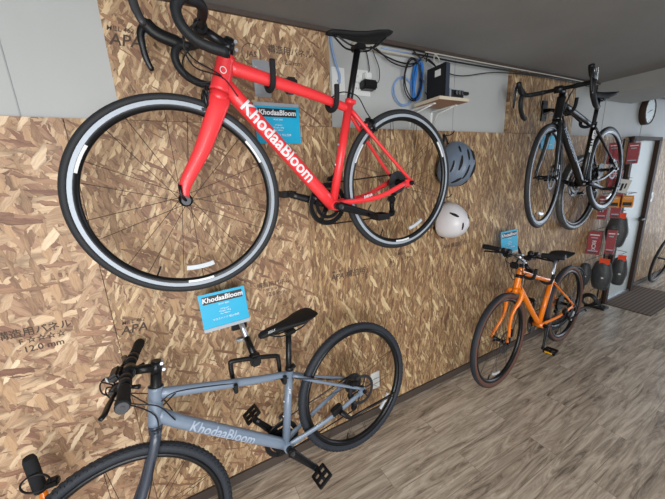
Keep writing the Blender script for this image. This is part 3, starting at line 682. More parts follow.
    # ---- brakes
    if style == 'red':
        mb = MB(); c = cr+V(.036, 0, -.005)
        mb.box(c+V(.0, 0, .004), (.020, .030, .032), bev=.004)
        for sy in (1, -1):
            mb.tube(crom([c+V(.004, -sy*.010, .022), c+V(.012, sy*.026, .012), c+V(.010, sy*.030, -.018), c+V(.006, sy*.020, -.036)], 4), [(.007, .007)]*13, 8); mb.box(c+V(.004, sy*.017, -.038), (.045, .008, .010), bev=.002)
        mb.rod(c+V(.006, .030, .03), c+V(.006, .030, .0), .004, 8).build('brake_caliper', M['blackmetal'], root, S)
        mb = MB(); u = (stt-V(0, 0, 0)).normalized(); c = u*(g['Rw']+.012)+V(-.022, 0, .006)
        mb.box(c, (.020, .030, .024), bev=.004)
        for sy in (1, -1):
            mb.tube(crom([c+V(-.006, -sy*.010, .020), c+V(-.020, sy*.026, .008), c+V(-.020, sy*.030, -.014), c-u*.035+V(-.008, sy*.020, 0)], 4), .007, 8); mb.box(c-u*.036+V(-.004, sy*.017, 0), (.042, .008, .010), bev=.002)
        mb.build('brake_caliper', M['blackmetal'], root, T0)
        p0_ = ttpts[-4]+V(0, .012, .012)
        MB().tube(crom([p0_, p0_+V(-.05, .006, .022), stt+V(-.03, .02, .035), c+V(.010, .012, .05), c+V(-.008, .022, .02)], 6), .0024, 6).build('brake_cable', M['black'], root, T0)
        # bridge
        MB().rod(c+V(.012, -.02, -.008), c+V(.012, .02, -.008), .007, 10).build('stay_bridge', M['red'], root, T0)
    else:
        mb = MB().box((.045, .046, .066), (.055, .026, .034), Matrix.Rotation(-.5, 3, 'Y'), bev=.006).rod((.05, .058, .07), (.05, .064, .07), .012, 12)
        mb.build('brake_caliper', M['blackmetal'], root, T0)
        e = ax_f+V(-.055, .046, .055); MB().box(e, (.030, .026, .055), bev=.006).build('brake_caliper', M['blackmetal'], root, S)
        MB().tube(crom([cr+V(0, .035, 0), cr+(ax_f-cr)*.4+V(-.02, .052, 0), e+V(0, .01, .02)], 6), .0024, 6).build('brake_cable', M['black'], root, S)
    # ---- drivetrain
    yr = -.045; rr = {'red': .094, 'gray': .085, 'orange': .085, 'black': .094}[style]
    mb = MB(); nt_ = 50
    prof = []
    ringv = []
    for i in range(nt_*2):
        a = PI*i/nt_; r = rr+(.0045 if i % 2 else 0); ringv.append((r, a))
    vs = []
    for yy in (yr-.0016, yr+.0016):
        for r, a in ringv: vs.append(V(r*math.cos(a), yy, r*math.sin(a)))
        for r, a in ringv: vs.append(V((rr-.020)*math.cos(a), yy, (rr-.020)*math.sin(a)))
    n2 = nt_*2; fs = []
    for i in range(n2):
        j = (i+1) % n2
        fs += [(i, j, n2+j, n2+i), (2*n2+i, 3*n2+i, 3*n2+j, 2*n2+j), (i, 2*n2+i, 2*n2+j, j), (n2+i, n2+j, 3*n2+j, 3*n2+i)]
    mb.add([v+bb for v in vs], fs, False)
    r2 = rr*.70; mb.revolve([(r2, yr+.008), (r2, yr+.005), (r2-.016, yr+.005), (r2-.016, yr+.008)], 40, smooth=False, mtx=Matrix.Translation(bb))
    for i in range(4):
        a = i*PI/2+.5; mb.tube([bb+V(.015*math.cos(a), yr+.002, .015*math.sin(a)), bb+V((rr-.008)*math.cos(a), yr+.002, (rr-.008)*math.sin(a))], [(.004, .014), (.004, .010)], 8, Y)
    mb.rod(bb+V(0, yr-.01, 0), bb+V(0, yr+.012, 0), .020, 16)
    mb.build('chainring', M['blackmetal'], root, T0)
    ca = math.radians(g['crank'])
    for sy, aa in ((1, ca), (-1, ca+PI)):
        y0 = sy*.062; y1 = sy*.078; e = bb+V(.17*math.cos(aa), y1, .17*math.sin(aa)); o_ = bb+V(0, y0, 0)
        mb = MB().tube([o_, o_+(e-o_)*.12, o_+(e-o_)*.85, e], [(.011, .021), (.010, .019), (.008, .0145), (.008, .015)], 14, Y)
        mb.rod(bb+V(0, sy*.036, 0), bb+V(0, sy*.070, 0), .016, 16).rod(e-V(0, sy*.008, 0), e+V(0, sy*.008, 0), .0135, 14)
        arm = mb.build('crank_arm', M['blackmetal'], root, T0)
        MB().rod(bb+V(0, sy*.070, 0), bb+V(0, sy*.0735, 0), .0095, 12).build('crank_bolt', M['steel'], arm)
        ped = pedal_mesh(e, 'cage' if style == 'red' else 'flat')
        if style in ('gray', 'orange'):      # pedal hangs level with the crank
            ped.xf(Matrix.Translation(e) @ Matrix.Rotation(.35 if style == 'gray' else .15, 4, 'Y') @ Matrix.Translation(-e))
        pd = ped.build('pedal', M['black'], arm)
        if style == 'orange':
            mb = MB().box(e+V(-.0395, sy*.052, 0), (.003, .05, .012)).box(e+V(.0395, sy*.052, 0), (.003, .05, .012)); mb.build('pedal_reflector', M['pedalyellow'], arm)
    # chain
    yc = yr; rc_ = .040
    ch = [bb+V(rr*math.cos(a), yc, rr*math.sin(a)) for a in [math.radians(q) for q in range(95, -96, -14)]]
    der = V(.010, yc, -.155) if style != 'orange' else V(.015, yc, -.165)
    ch += [V(.02, yc, -.155)+V(.018*math.cos(a), 0, .018*math.sin(a)) for a in [-PI/2, -PI*.75, PI]]
    ch += [V(.022+.014*math.cos(a), yc, -.085+.014*math.sin(a)) for a in [-.4, .3, .9]] + [V(rc_*math.cos(a), yc, rc_*math.sin(a)) for a in [math.radians(q) for q in range(250, 89, -20)]]
    ch.append(ch[0]); MB().tube(ch, [(.0028, .0038)]*len(ch), 6, Y).build('chain', M['spoke'], root, T0)
    # rear derailleur
    mb = MB().box((.004, yc-.008, -.045), (.030, .024, .050), Matrix.Rotation(.3, 3, 'Y'), bev=.006).rod((.02, yc-.02, -.085), (.02, yc+.01, -.085), .016, 14)
    for dy in (-.007, .007): mb.tube([(.022, yc+dy, -.085), (.02, yc+dy, -.155)], [(.0012, .012), (.0012, .010)], 8, Y)
    mb.rod((.022, yc-.004, -.085), (.022, yc+.004, -.085), .019, 18).rod((.02, yc-.004, -.155), (.02, yc+.004, -.155), .019, 18)
    mb.build('rear_derailleur', M['blackmetal'], root, T0)
    # front derailleur
    if style != 'orange':
        p = bb+ax*.115; MB().box(p+V(-.004, yr-.002, .0), (.055, .012, .022), bev=.004).rod(p+V(0, -.018, .012), p+V(0, yr, .006), .010, 10).tube([p+V(0, -.002, .014), p+V(0, .001, .014)], .020, 14).build('front_derailleur', M['blackmetal'] if style != 'gray' else M['steel'], root, T0)
    # kickstand
    if style in ('gray', 'orange'):
        k0 = V(.175, .062, .000) if style == 'gray' else V(.17, .066, -.006)
        mb = MB().box(k0, (.060, .024, .044), Matrix.Rotation(.15, 3, 'Y'), bev=.005).tube([k0+V(-.01, .010, -.01), k0+V(-.035, .016, -.05), k0+V(-.055, .018, -.080)], [(.012, .020), (.012, .018), (.010, .012)], 10)
        e = V(-.154, .10, -.100) if style == 'gray' else V(-.17, .10, -.075)
        k0 = k0+V(-.043, 0, -.032)
        mb.rod(k0+V(-.012, .018, -.045), e, .0068, 12); mb.ellipsoid(e, (.017, .012, .012), 12, 8); mb.build('kickstand', M['black'], root, T0)
    bpy.context.view_layer.update()
    base = root.matrix_world.copy() @ T0
    return root, base, ttpts

road = lambda **k: k
G_red = dict(wb=.984, rc=.399, drop=.075, htx=.785, htz=.463, hta=1.251, hl=.12, stx=.301, stz=.336, ssx=.253, ssz=.550, Rw=.338, tw=.0135, bx=.073, bz=.070, spacer=.004, hw=.172, hx=.231, hz=.142, ex=.031, ez=-.052, kx=.150, crank=198)
G_gray = dict(wb=1.054, rc=.444, drop=.05, htx=.822, htz=.511, hta=1.259, hl=.143, stx=.332, stz=.285, ssx=.285, ssz=.465, Rw=.347, tw=.0185, bx=.056, bz=.092, spacer=.044, hw=.262, gx=.043, gz=.097, crank=240)
G_orange = dict(wb=1.038, rc=.463, drop=.054, htx=.812, htz=.486, hta=1.257, hl=.15, stx=.299, stz=.291, ssx=.277, ssz=.437, Rw=.344, tw=.0215, bx=.035, bz=.085, spacer=.02, hw=.259, gx=.024, gz=.122, crank=300)
G_black = dict(wb=.973, rc=.431, drop=.082, htx=.82, htz=.504, hta=1.255, hl=.15, stx=.299, stz=.339, ssx=.253, ssz=.516, Rw=.338, tw=.0135, bx=.075, bz=.042, spacer=.012, hw=.185, hx=.232, hz=.112, ex=.022, ez=-.098, kx=.160, crank=198)
red = make_bike('road_bicycle', 'coral red drop bar road bicycle with white lettering, hung high on the wall', 'bicycle', (1.020, -.2509, 1.5856, .0162, .0069, -.0341, -.024), G_red, 'red')
gray = make_bike('hybrid_bicycle', 'slate grey flat bar hybrid bicycle hung low below the red bicycle', 'bicycle', (.7179, -.2407, .5213, .1082, .1308, .1052, -.075), G_gray, 'gray')
orange = make_bike('hybrid_bicycle', 'orange flat bar bicycle with brown sidewall tyres near the floor', 'bicycle', (2.9036, -.2312, .4375, .0736, -.0166, .0369, .0275), G_orange, 'orange')
black = make_bike('road_bicycle', 'gloss black drop bar road bicycle hung high above the orange bicycle', 'bicycle', (3.1852, -.2636, 1.5739, .0439, .0205, .047, .1652), G_black, 'black')
# ------------------------------------------------------------------ brackets holding the bicycles
def hanger(name, label, bike, k1, k2, plate, style, rise=.0):
    root_, base, tt = bike
    w = [base @ p for p in tt]
    def at(u): i = u*(len(w)-1); j = min(int(i), len(w)-2); return w[j]+(w[j+1]-w[j])*(i-j)
    A, Bp = at(k1), at(k2); dirn = (Bp-A).normalized(); plate = Vector(plate); up = V(0, 0, 1)
    o = thing(name, label, 'bracket', Matrix.Translation(plate), 'wall brackets under the bicycles')
    rr = .017; back = V(0, 1, 0)
    if style == 'hook':
        # a bar behind the tube with two rubber covered fingers that pass under it and curl up in front
        a0 = A+back*.045+up*.030; b0 = Bp+back*.045+up*.012
        bar = MB().tube([a0-dirn*.01, (a0+b0)/2, b0+dirn*.01], .008, 10); c = (a0*.62+b0*.38)
        rel(bar, o).build('cross_bar', M['black'], o)
        for P in (A, Bp):
            q = crom([P+back*.045+up*(.030 if P is A else .012), P+back*.040-up*.014, P+back*.012-up*.030, P-back*.026-up*.024, P-back*.040+up*.006, P-back*.044+up*.054], 5)
            rel(MB().tube(q, .0105, 12), o).build('hook', M['foam'], o)
    else:
        a0 = A+back*.050+up*rise; b0 = Bp+back*.050+up*rise; c = (a0+b0)/2
        e = dirn*.02
        rel(MB().tube(crom([A+back*.045, A+back*.050+up*(rise*.8), a0+e+up*.004, b0-e+up*.004, Bp+back*.050+up*(rise*.8), Bp+back*.045], 5), .0100, 12), o).build('cross_bar', M['black'], o)
        for P in (A, Bp):
            q = crom([P+back*.045, P+back*.035-up*.024, P+back*.006-up*.032, P-back*.024-up*.026, P-back*.034+up*.004, P-back*.036+up*.016], 5)
            rel(MB().tube(q, .0085, 12), o).build('hook', M['foam'], o)
    rel(MB().box(c, (.045, .05, .055), bev=.008).rod(c+V(0, -.03, 0), c+V(0, .03, 0), .015, 14), o).build('clamp_block', M['black'], o)
    md = c*.5+plate*.5+V(0, -.02, 0)
    rel(MB().tube([c+V(0, .01, .01), md], [.016, .015], 12), o).build('arm', M['blackmetal'], o)
    rel(MB().tube([md, plate+V(0, -.05, 0), plate+V(0, -.012, 0)], [.012, .012, .016], 12), o).build('arm_joint', M['silver'] if style != 'hook' else M['blackmetal'], o)
    rel(MB().box(plate+V(0, -.005, 0), (.075, .010, .15), bev=.004).rod(plate+V(-.022, -.013, .05), plate+V(-.022, -.008, .05), .006, 8).rod(plate+V(.022, -.013, -.05), plate+V(.022, -.008, -.05), .006, 8), o).build('wall_plate', M['silver'] if bike is red else M['black'], o)
    rel(MB().box(c*.45+plate*.55+V(-.015, 0, -.02), (.05, .03, .012), bev=.003).rod(c*.45+plate*.55+V(-.045, -.004, -.02), c*.45+plate*.55+V(-.02, 0, -.02), .007, 10), o).build('release_lever', M['silver'], o)
    return o, c
h1, c1 = hanger('wall_bracket', 'black wall bracket with two hooks holding the red bicycle top tube', red, .30, .82, (.43, 0, 2.07), 'hook')
h2, c2 = hanger('wall_bracket', 'black wall bracket with a U shaped bar holding the grey bicycle', gray, .50, .93, (.19, 0, .985), 'u', .070)
h3, c3 = hanger('wall_bracket', 'black wall bracket holding the orange bicycle top tube', orange, .25, .8, (2.42, 0, 1.0), 'hook')
h4, c4 = hanger('wall_bracket', 'black wall bracket with two hooks holding the black bicycle', black, .2, .78, (2.68, 0, 2.05), 'hook')

# ------------------------------------------------------------------ price cards
def card(label, c, w, h, rot, lines=True, strip='bottom'):
    o = thing('price_card', label, 'sign', Matrix.Translation(Vector(c)) @ rot.to_matrix().to_4x4(), 'cyan price cards beside the bicycles')
    MB().box((0, 0, 0), (w, .003, h), bev=.0005).build('card', M['cyan'], o)
    MB().box((0, -.0020, h*.5-h*.185), (w*.86, .0008, h*.22)).build('name_band', M['cardblack'], o)
    t = text_mesh('KhodaaBloom', h*.19, .15, 'CENTER', bold=.0008); t.xf(Matrix.Translation((0, -.0028, h*.5-h*.185)) @ WALLTXT); flat(t, 'lettering', M['white'], o)
    rows = [('SPORT BIKE', .045, .14), ('24 Speed', .05, .0), ('Weight 10kg', .05, -.07), ('Size 480mm', .045, -.14)]
    for s, sz, z in rows:
        t = text_mesh(s, h*sz*1.2, 0, 'CENTER'); t.xf(Matrix.Translation((0, -.0022, h*z)) @ WALLTXT); flat(t, 'lettering', M['white'], o)
    t = text_mesh('クロスバイク 税込価格', h*.07, 0, 'CENTER'); t.xf(Matrix.Translation((0, -.0022, -h*.27)) @ WALLTXT); flat(t, 'lettering', M['white'], o)
    z = -h*.5-.004 if strip == 'bottom' else h*.5+.004
    MB().box((0, 0, z), (w*1.01, .005, .016), bev=.001).build('card_holder', M['cardedge'], o)
    return o
card('cyan price card on the boards behind the red bicycle', (.485, -.012, 1.878), .215, .165, Euler((0, 0, 0)), strip='top')
card('cyan price card above the grey bicycle wall bracket', (.124, -.12, 1.090), .195, .158, Euler((-.10, math.radians(-1.5), .0)))
card('cyan price card behind the orange bicycle handlebar', (2.225, -.10, 1.080), .205, .170, Euler((-.1, math.radians(-1), .0)))
card('cyan price card behind the black bicycle front wheel', (2.77, -.012, 1.84), .20, .15, Euler((0, 0, 0)), strip='top')

# ------------------------------------------------------------------ helmets
def helmet(name, label, c, size, m, vents, tilt, flip=1):
    """crown faces the room, brim against the wall"""
    o = thing(name, label, 'helmet', Matrix.Translation(Vector(c)), 'helmets hung on the wall')
    rx, ry, rz = size; Rm = Matrix.Rotation(tilt, 3, 'Y')
    nu, nv = 40, 18; vs = []; fs = []
    for i in range(nv+1):
        th = (PI*.56)*i/nv
        for j in range(nu):
            ph = 2*PI*j/nu; x = math.sin(th)*math.cos(ph); z = math.sin(th)*math.sin(ph); yv = -math.cos(th)
            rib = 1.0
            if name == 'sport_helmet': rib = 1+.022*math.cos(x*22)*(1-abs(z)*.5)
            zz = z*rz*(1+.10*z)                                 # longer towards the rear
            vs.append(Rm @ V(x*rx*rib*(1-.12*z), yv*ry*rib, zz))
    for i in range(nv):
        for j in range(nu):
            a = i*nu+j; b = i*nu+(j+1) % nu; fs.append((a, a+nu, b+nu, b))
    # inner shell for real thickness
    k = len(vs); inner = [v*.9 for v in vs]; allv = vs+inner; fs2 = fs+[tuple(q+k for q in reversed(f)) for f in fs]
    for j in range(nu): a = nv*nu+j; b = nv*nu+(j+1) % nu; fs2.append((a, a+k, b+k, b))
    MB().add(allv, fs2).build('shell', m, o)
    for (px, pz, L_, w_, an) in vents:
        n = 8; mb = MB(); P = []
        for q in range(n+1):
            u = (q/n-.5)*L_; xx = px+u*math.sin(an); zz = pz+u*math.cos(an)
            r2 = max(0, 1-xx*xx-zz*zz); yy = -math.sqrt(r2)
            rib = 1+.022*math.cos(xx*22)*(1-abs(zz)*.5) if name == 'sport_helmet' else 1.0
            P.append(Rm @ V(xx*rx*rib*(1-.12*zz), yy*ry*rib-.0002, zz*rz*(1+.10*zz)))
        mb.tube(P, [(.003, w_*math.sin(PI*(q+.35)/(n+.7))**.6+.001) for q in range(n+1)], 10, V(0, 1, 0)); mb.build('vent', M['void'], o)
    MB().tube(crom([V(-.03, .10, .10), V(-.04, .07, .155), V(0, .075, .185), V(.03, .07, .155), V(.03, .10, .09)], 5) if False else crom([V(-.05, .03, rz*.5), V(-.035, .05, rz*1.12), V(-.02, .055, rz*1.38), V(.0, .05, rz*1.1), V(.03, .03, rz*.5)], 5), [(.002, .008)]*21, 8).build('chin_strap', M['black'], o)
    MB().tube([V(-rx*.8, .045, -rz*.3), V(0, .052, -rz*.95), V(rx*.7, .045, -rz*.4)], [(.012, .012)]*3, 8).build('lining', M['void'], o)
    return o
gv = [(-.55, .05, .62, .010, .10), (-.15, -.30, .62, .009, .14), (.28, -.2, .55, .009, .10), (.62, .1, .45, .007, .0), (-.15, .42, .42, .010, .1), (.25, .46, .4, .010, .0), (.52, .55, .25, .008, -.2), (-.5, .62, .25, .009, .3), (-.35, -.7, .3, .008, .5), (.3, -.78, .25, .008, -.3), (-.80, -.1, .5, .008, 0)]
helmet('sport_helmet', 'slate grey vented cycling helmet hung above the white helmet', (1.605, -.065, 1.655), (.112, .135, .140), M['helmetgrey'], gv, .15)
wv = [(-.50, .52, .34, .008, -.9), (-.22, -.10, .40, .007, .05), (.40, .30, .25, .006, .7), (.45, -.40, .22, .006, .2)]
helmet('urban_helmet', 'smooth white helmet with slot vents hung below the grey helmet', (1.60, -.060, 1.300), (.108, .130, .118), M['helmetwhite'], wv, -.1)
for (x, z) in ((1.585, 1.85), (1.585, 1.465)):
    o = MB().tube(crom([(0, 0, 0), (0, -.05, -.002), (0, -.075, .008), (0, -.08, .02)], 4), .003, 8).rod((0, 0, 0), (0, -.004, 0), .012, 12).build('wall_hook', M['black']); o.location = (x, 0, z)
    tag(o, 'black wall hook above the slate grey helmet' if z > 1.6 else 'black wall hook above the white helmet', 'hook', 'helmet hooks')

# ------------------------------------------------------------------ sockets, switch, cables
def plate(name, label, cat, x, z, w, h, holes, y=.025, group=None):
    o = MB().box((0, -.004, 0), (w, .008, h), bev=.002).build(name, M['whiteplastic']); o.location = (x, y, z); tag(o, label, cat, group)
    mb = MB()
    for (hx, hz) in holes:
        for s in (-.006, .006): mb.box((hx+s, -.0085, hz), (.002, .001, .009))
    if holes: mb.build('socket_slot', M['void'], o)
    return o
plate('wall_socket', 'white wall socket plate left of the red bicycle seatpost with a blue cable', 'socket', .836, 2.105, .075, .125, [(0, 0)], group='wall sockets')
plate('wall_socket', 'white double socket plate right of the red bicycle seatpost', 'socket', .976, 2.108, .115, .125, [(-.028, .03), (-.028, 0), (-.028, -.03), (.028, -.03)], group='wall sockets')
plate('wall_socket', 'white socket plate low on the boards behind the grey bicycle rear wheel', 'socket', 1.012, .278, .07, .125, [(0, .02), (0, -.02)], 0, 'wall sockets')
sw = plate('light_switch', 'white light switch right of the grey door', 'switch', 5.255, 1.188, .05, .115, [], 0)
MB().box((0, -.010, 0), (.02, .006, .04), bev=.001).build('rocker', M['whiteplastic'], sw)
o = MB().box((0, 0, 0), (.04, .035, .032), bev=.004).build('power_plug', M['whiteplastic']); o.location = (1.00, -.001, 2.135); tag(o, 'small white power plug in the double socket', 'plug')
o = thing('power_adapter', 'black power adapter plugged into the double socket', 'adapter', Matrix.Translation((1.0, -.012, 2.09)))
MB().box((0, 0, 0), (.085, .055, .045), bev=.008).build('body', M['black'], o)
MB().tube(crom([(.04, 0, .005), (.07, .0, .03), (.075, .005, .09), (.05, .01, .15), (.035, .02, .20), (.03, .02, .215)], 6), .0022, 6).build('cord', M['black'], o)
def cable(name, label, pts, r, m, group='cables under the ceiling', n=7):
    P = crom(pts, n); c = P[0]; mb = MB().tube([p-c for p in P], r, 8); o = mb.build(name, m); o.location = c; return tag(o, label, 'cable', group)
cable('data_cable', 'pale blue cable dropping from behind the red saddle to the left socket', [(.80, .012, 2.30), (.80, .008, 2.25), (.815, .008, 2.19), (.835, .005, 2.13), (.835, .008, 2.09)], .006, M['palecable'])
cable('power_cable', 'black cable looping beside the red bicycle saddle', [(.99, .012, 2.30), (1.01, .008, 2.24), (1.02, .006, 2.17), (1.0, .004, 2.15)], .0025, M['black'])
# white conduit and bundle of wires
o = MB().box((0, 0, 0), (.50, .022, .026), bev=.002).build('cable_duct', M['whitecable']); o.location = (1.17, .010, 2.278); tag(o, 'off white cable duct under the ceiling between saddle and router', 'duct')
t = MB().tube([(-.08, -.013, .003), (.16, -.013, .001)], .004, 6).build('duct_wire', M['palecable'], o)
cable('power_cable', 'black cable sagging from the duct to the router', [(1.02, -.01, 2.275), (1.10, -.012, 2.245), (1.20, -.012, 2.225), (1.30, -.012, 2.225), (1.36, -.02, 2.25)], .004, M['black'])
cable('power_cable', 'thin black cable sagging below the white duct', [(1.05, -.015, 2.27), (1.15, -.018, 2.215), (1.27, -.018, 2.205), (1.36, -.02, 2.25)], .003, M['black'])
cable('ceiling_cable', 'long dark cable running under the ceiling to the black bicycle', [(1.30, -.02, 2.275), (1.7, -.02, 2.272), (2.3, -.022, 2.28), (2.9, -.022, 2.29), (3.44, -.02, 2.285)], .005, M['black'])
cable('ceiling_cable', 'thin black cable sagging along the top of the grey wall', [(1.38, -.025, 2.26), (1.55, -.012, 2.215), (1.72, -.012, 2.205), (2.05, -.02, 2.255), (2.6, -.035, 2.272), (3.42, -.035, 2.262)], .0032, M['black'])
cable('ceiling_cable', 'grey cable running beside the long dark ceiling cable', [(1.40, -.03, 2.290), (2.0, -.032, 2.291), (2.8, -.03, 2.297), (3.44, -.03, 2.295)], .004, M['whitecable'])
cable('ceiling_cable', 'thin dark cable behind the clock below the ceiling', [(4.3, -.015, 2.285), (4.6, -.018, 2.285), (5.2, -.018, 2.29), (6.4, -.018, 2.295)], .005, M['black'])

# shelf on brackets
SH = thing('wall_shelf', 'small plywood wall shelf on white brackets carrying the router', 'shelf', Matrix.Translation((1.40, .025, 2.0)))
MB().box((0, -.165, 0), (.22, .182, .014)).build('board', M['ply'], SH)
MB().box((0, -.2575, 0), (.222, .003, .0155)).box((-.1115, -.165, 0), (.003, .182, .0155)).box((.1115, -.165, 0), (.003, .182, .0155)).build('edge_band', M['paleedge'], SH)
for x in (-.075, .095):
    MB().box((x, -.003, -.065), (.016, .006, .115)).box((x, -.095, -.011), (.016, .19, .006)).tube([(x, -.004, -.115), (x, -.06, -.03), (x, -.17, -.014)], [(.003, .006)]*3, 6).build('bracket', M['whiteplastic'], SH)
# tall black unit (router) and grey switch box
o = thing('router', 'tall black router standing on the shelf', 'router', Matrix.Translation((1.385, -.125, 2.0075)))
MB().box((0, 0, .090), (.034, .135, .180), bev=.004).build('body', M['black'], o)
MB().box((-.0175, -.015, .140), (.001, .040, .032)).build('sticker', M['whiteplastic'], o)
MB().box((0, -.0685, .090), (.028, .002, .172)).build('front_panel', M['charcoal'], o)
o = thing('network_switch', 'small silver box with plugs beside the router on the shelf', 'network box', Matrix.Translation((1.465, -.135, 2.0075)))
MB().box((0, 0, .028), (.105, .115, .060), bev=.003).build('body', M['cardedge'], o)
MB().box((.0, -.0585, .028), (.096, .002, .044)).build('socket_panel', M['black'], o)
for i in range(3): MB().box((-.032+.024*i, -.070, .030), (.015, .03, .020), bev=.002).build('plug', M['chrome'], o)
MB().box((.036, -.078, .030), (.05, .018, .016), bev=.003).build('plug', M['black'], o)
# coils of cable
def coil(label, m, c, rx, rz, turns, r, lean):
    P = []
    for i in range(turns*24+1):
        a = 2*PI*i/24; j = i/24
        P.append(V(math.cos(a)*(rx+.006*math.sin(j*2.1)), -.004*j-.004*math.sin(a*3+j), math.sin(a)*(rz+.007*math.cos(j*1.7))))
    o = MB().tube(P, r, 6).build('cable_coil', m); o.location = c; o.rotation_euler = (0, lean, 0); return tag(o, label, 'cable', 'coiled cables beside the router')
coil('thick blue cable coil hanging left of the router', M['bluecable'], (1.352, .010, 2.150), .028, .105, 7, .0036, .10)
coil('pale blue cable loop left of the thick blue coil', M['palecable'], (1.262, .018, 2.085), .072, .075, 2, .003, .5)
coil('black cable loop round the blue cable coil', M['black'], (1.300, -.020, 2.140), .060, .108, 2, .0035, 0)
cable('power_cable', 'knot of black wires above the router', [(1.30, -.02, 2.29), (1.34, -.04, 2.25), (1.38, -.05, 2.28), (1.36, -.06, 2.23), (1.40, -.04, 2.25), (1.42, -.07, 2.21), (1.40, -.09, 2.19)], .004, M['black'])
cable('power_cable', 'pale looped wire above the router front', [(1.36, -.05, 2.28), (1.41, -.07, 2.27), (1.44, -.08, 2.24), (1.42, -.09, 2.215), (1.39, -.09, 2.225), (1.40, -.08, 2.26)], .003, M['whitecable'])
cable('power_cable', 'black wire between router and silver box', [(1.39, -.03, 2.08), (1.42, -.02, 2.07), (1.45, -.05, 2.05), (1.46, -.09, 2.04)], .003, M['black'])

# clock
o = thing('wall_clock', 'round wall clock with dark rim and pale face right of the beam', 'clock', Matrix.Translation((4.66, .025, 2.15)))
MB().revolve([(.120, 0), (.136, 0), (.140, -.012), (.140, -.046), (.134, -.055), (.124, -.055), (.120, -.046)], 60).build('rim', M['darkwood'], o)
MB().lathe((0, -.040, 0), (0, -.049, 0), [(0, .121), (1, .121)], 48).build('face', M['clockface'], o)
MB().box((.0, -.0505, 0), (.012, .001, .012)).box((.028, -.0505, .006), (.060, .001, .006), Matrix.Rotation(-.2, 3, 'Y')).box((-.030, -.0505, -.012), (.075, .001, .004), Matrix.Rotation(-.35, 3, 'Y')).build('clock_hand', M['black'], o)
mb = MB()
for i in range(12):
    a = i*PI/6; mb.box((.105*math.cos(a), -.0497, .105*math.sin(a)), (.014, .001, .004), Matrix.Rotation(-a, 3, 'Y'))
mb.build('hour_marks', M['cardblack'], o)

# ------------------------------------------------------------------ bare wheels
def bare_wheel(name, label, c, rot, tyre, Rw, tw, rimm):
    o = thing(name, label, 'wheel', Matrix.Translation(Vector(c)) @ rot.to_matrix().to_4x4()); bs = Rw-2*tw
    MB().revolve([(Rw-tw+tw*math.cos(a), tw*math.sin(a)) for a in [2*PI*j/14 for j in range(14)]], 80).build('tire', tyre, o)
    MB().revolve([(bs+.003, .013), (bs-.012, .012), (bs-.018, .004), (bs-.018, -.004), (bs-.012, -.012), (bs+.003, -.013)], 80).build('rim', rimm, o)
    MB().lathe((0, -.05, 0), (0, .05, 0), [(0, .007), (.12, .008), (.13, .022), (.18, .022), (.2, .012), (.8, .012), (.82, .022), (.87, .022), (.88, .008), (1, .007)]).build('hub', M['blackmetal'], o)
    ms = [MB().rod((0, s*.035, .02*l), (bs-.017, s*.002, -.03*l), .001, 5).mesh('spoke', M['spoke']) for s in (1, -1) for l in (1, -1)]
    for i in range(28): link('spoke', ms[i % 4], o, Matrix.Rotation(2*PI*i/28, 4, 'Y'))
    return o
fw_ = bare_wheel('bicycle_wheel', 'thin dark wheel leaning on the boards right of the door, cut by the right edge', (5.67, -.115, .342), Euler((.12, 0, 0)), M['rubber'], .340, .012, M['rim'])
bw = bare_wheel('bicycle_wheel', 'plastic wrapped spare wheel hung on the wall behind the black bicycle', (3.23, -.075, 1.375), Euler((0, 0, 0)), M['wrapped'], .335, .026, M['rim'])
lw = bare_wheel('bicycle_wheel', 'bare black wheel leaning on the wall behind the orange bicycle', (3.27, -.075, .342), Euler((.10, 0, 0)), M['rubber'], .342, .016, M['rim'])
t = MB()
for q in range(5):
    a = math.radians(172+q*6.2)   # white marks round the rim
    n = 3; vs = []
    for k in range(n+1):
        b = a+math.radians(4)*k/n
        for rr in (.300, .288): vs.append(V(-rr*math.cos(b), -.0150, rr*math.sin(b)))
    t.add(vs, [(2*k, 2*k+1, 2*k+3, 2*k+2) for k in range(n)], False)
t.build('rim_decal', M['white'], lw)
o = MB().tube(crom([(0, 0, 0), (0, -.10, 0), (0, -.13, .012), (0, -.135, .03)], 4), .005, 8).rod((0, 0, 0), (0, -.005, 0), .018, 12).build('wall_hook', M['black']); o.location = (3.23, 0, 1.65); tag(o, 'black hook carrying the wrapped spare wheel', 'hook')

# ------------------------------------------------------------------ display rack by the door
RX = 4.16
rk = thing('display_rack', 'dark wire display rack of packaged parts beside the door', 'rack', Matrix.Translation((RX, -.02, 0)))
mb = MB().rod((0, 0, .02), (0, 0, 1.86), .007, 8).rod((0, -.05, .02), (0, -.05, 1.86), .006, 8)
for z in (.45, 1.02, 1.55): mb.rod((0, 0, z), (0, -.05, z), .004, 6)
mb.box((0, -.045, .012), (.12, .11, .02)); mb.build('upright', M['black'], rk)
Rx = Matrix.Rotation(-PI/2, 3, 'Z')        # local -Y looks towards -X
def facing(loc, turn=0): return Matrix.Translation(Vector(loc)) @ Matrix.Rotation(-PI/2+turn, 4, 'Z')
def prong(y, z, x0):
    o = MB().tube([(0, 0, 0), (-.02, (y+.065)*.6, 0), (-.05, y+.065, 0), (x0-RX-.01, y+.065, 0)], .0028, 6).build('display_hook', M['steel']); o.location = (RX, -.065, z)
    tag(o, 'thin chrome hook of the display rack carrying a package', 'hook', 'hooks of the display rack')
def carton_print(o, w, h, d):
    # small printed rows on the front and along the left side
    for k, (zz, ww, mm) in enumerate(((.36, .7, 'white'), (.24, .5, 'greyink'), (-.34, .75, 'greyink'), (-.42, .6, 'cardblack'))):
        MB().box((0, -d/2-.0008, h*zz), (w*ww, .001, h*.045)).build('print_row', M[mm], o)
    MB().box((w/2+.0008, 0, 0), (.001, d*.5, h*.6)).build('side_print', M['cardblack'], o)
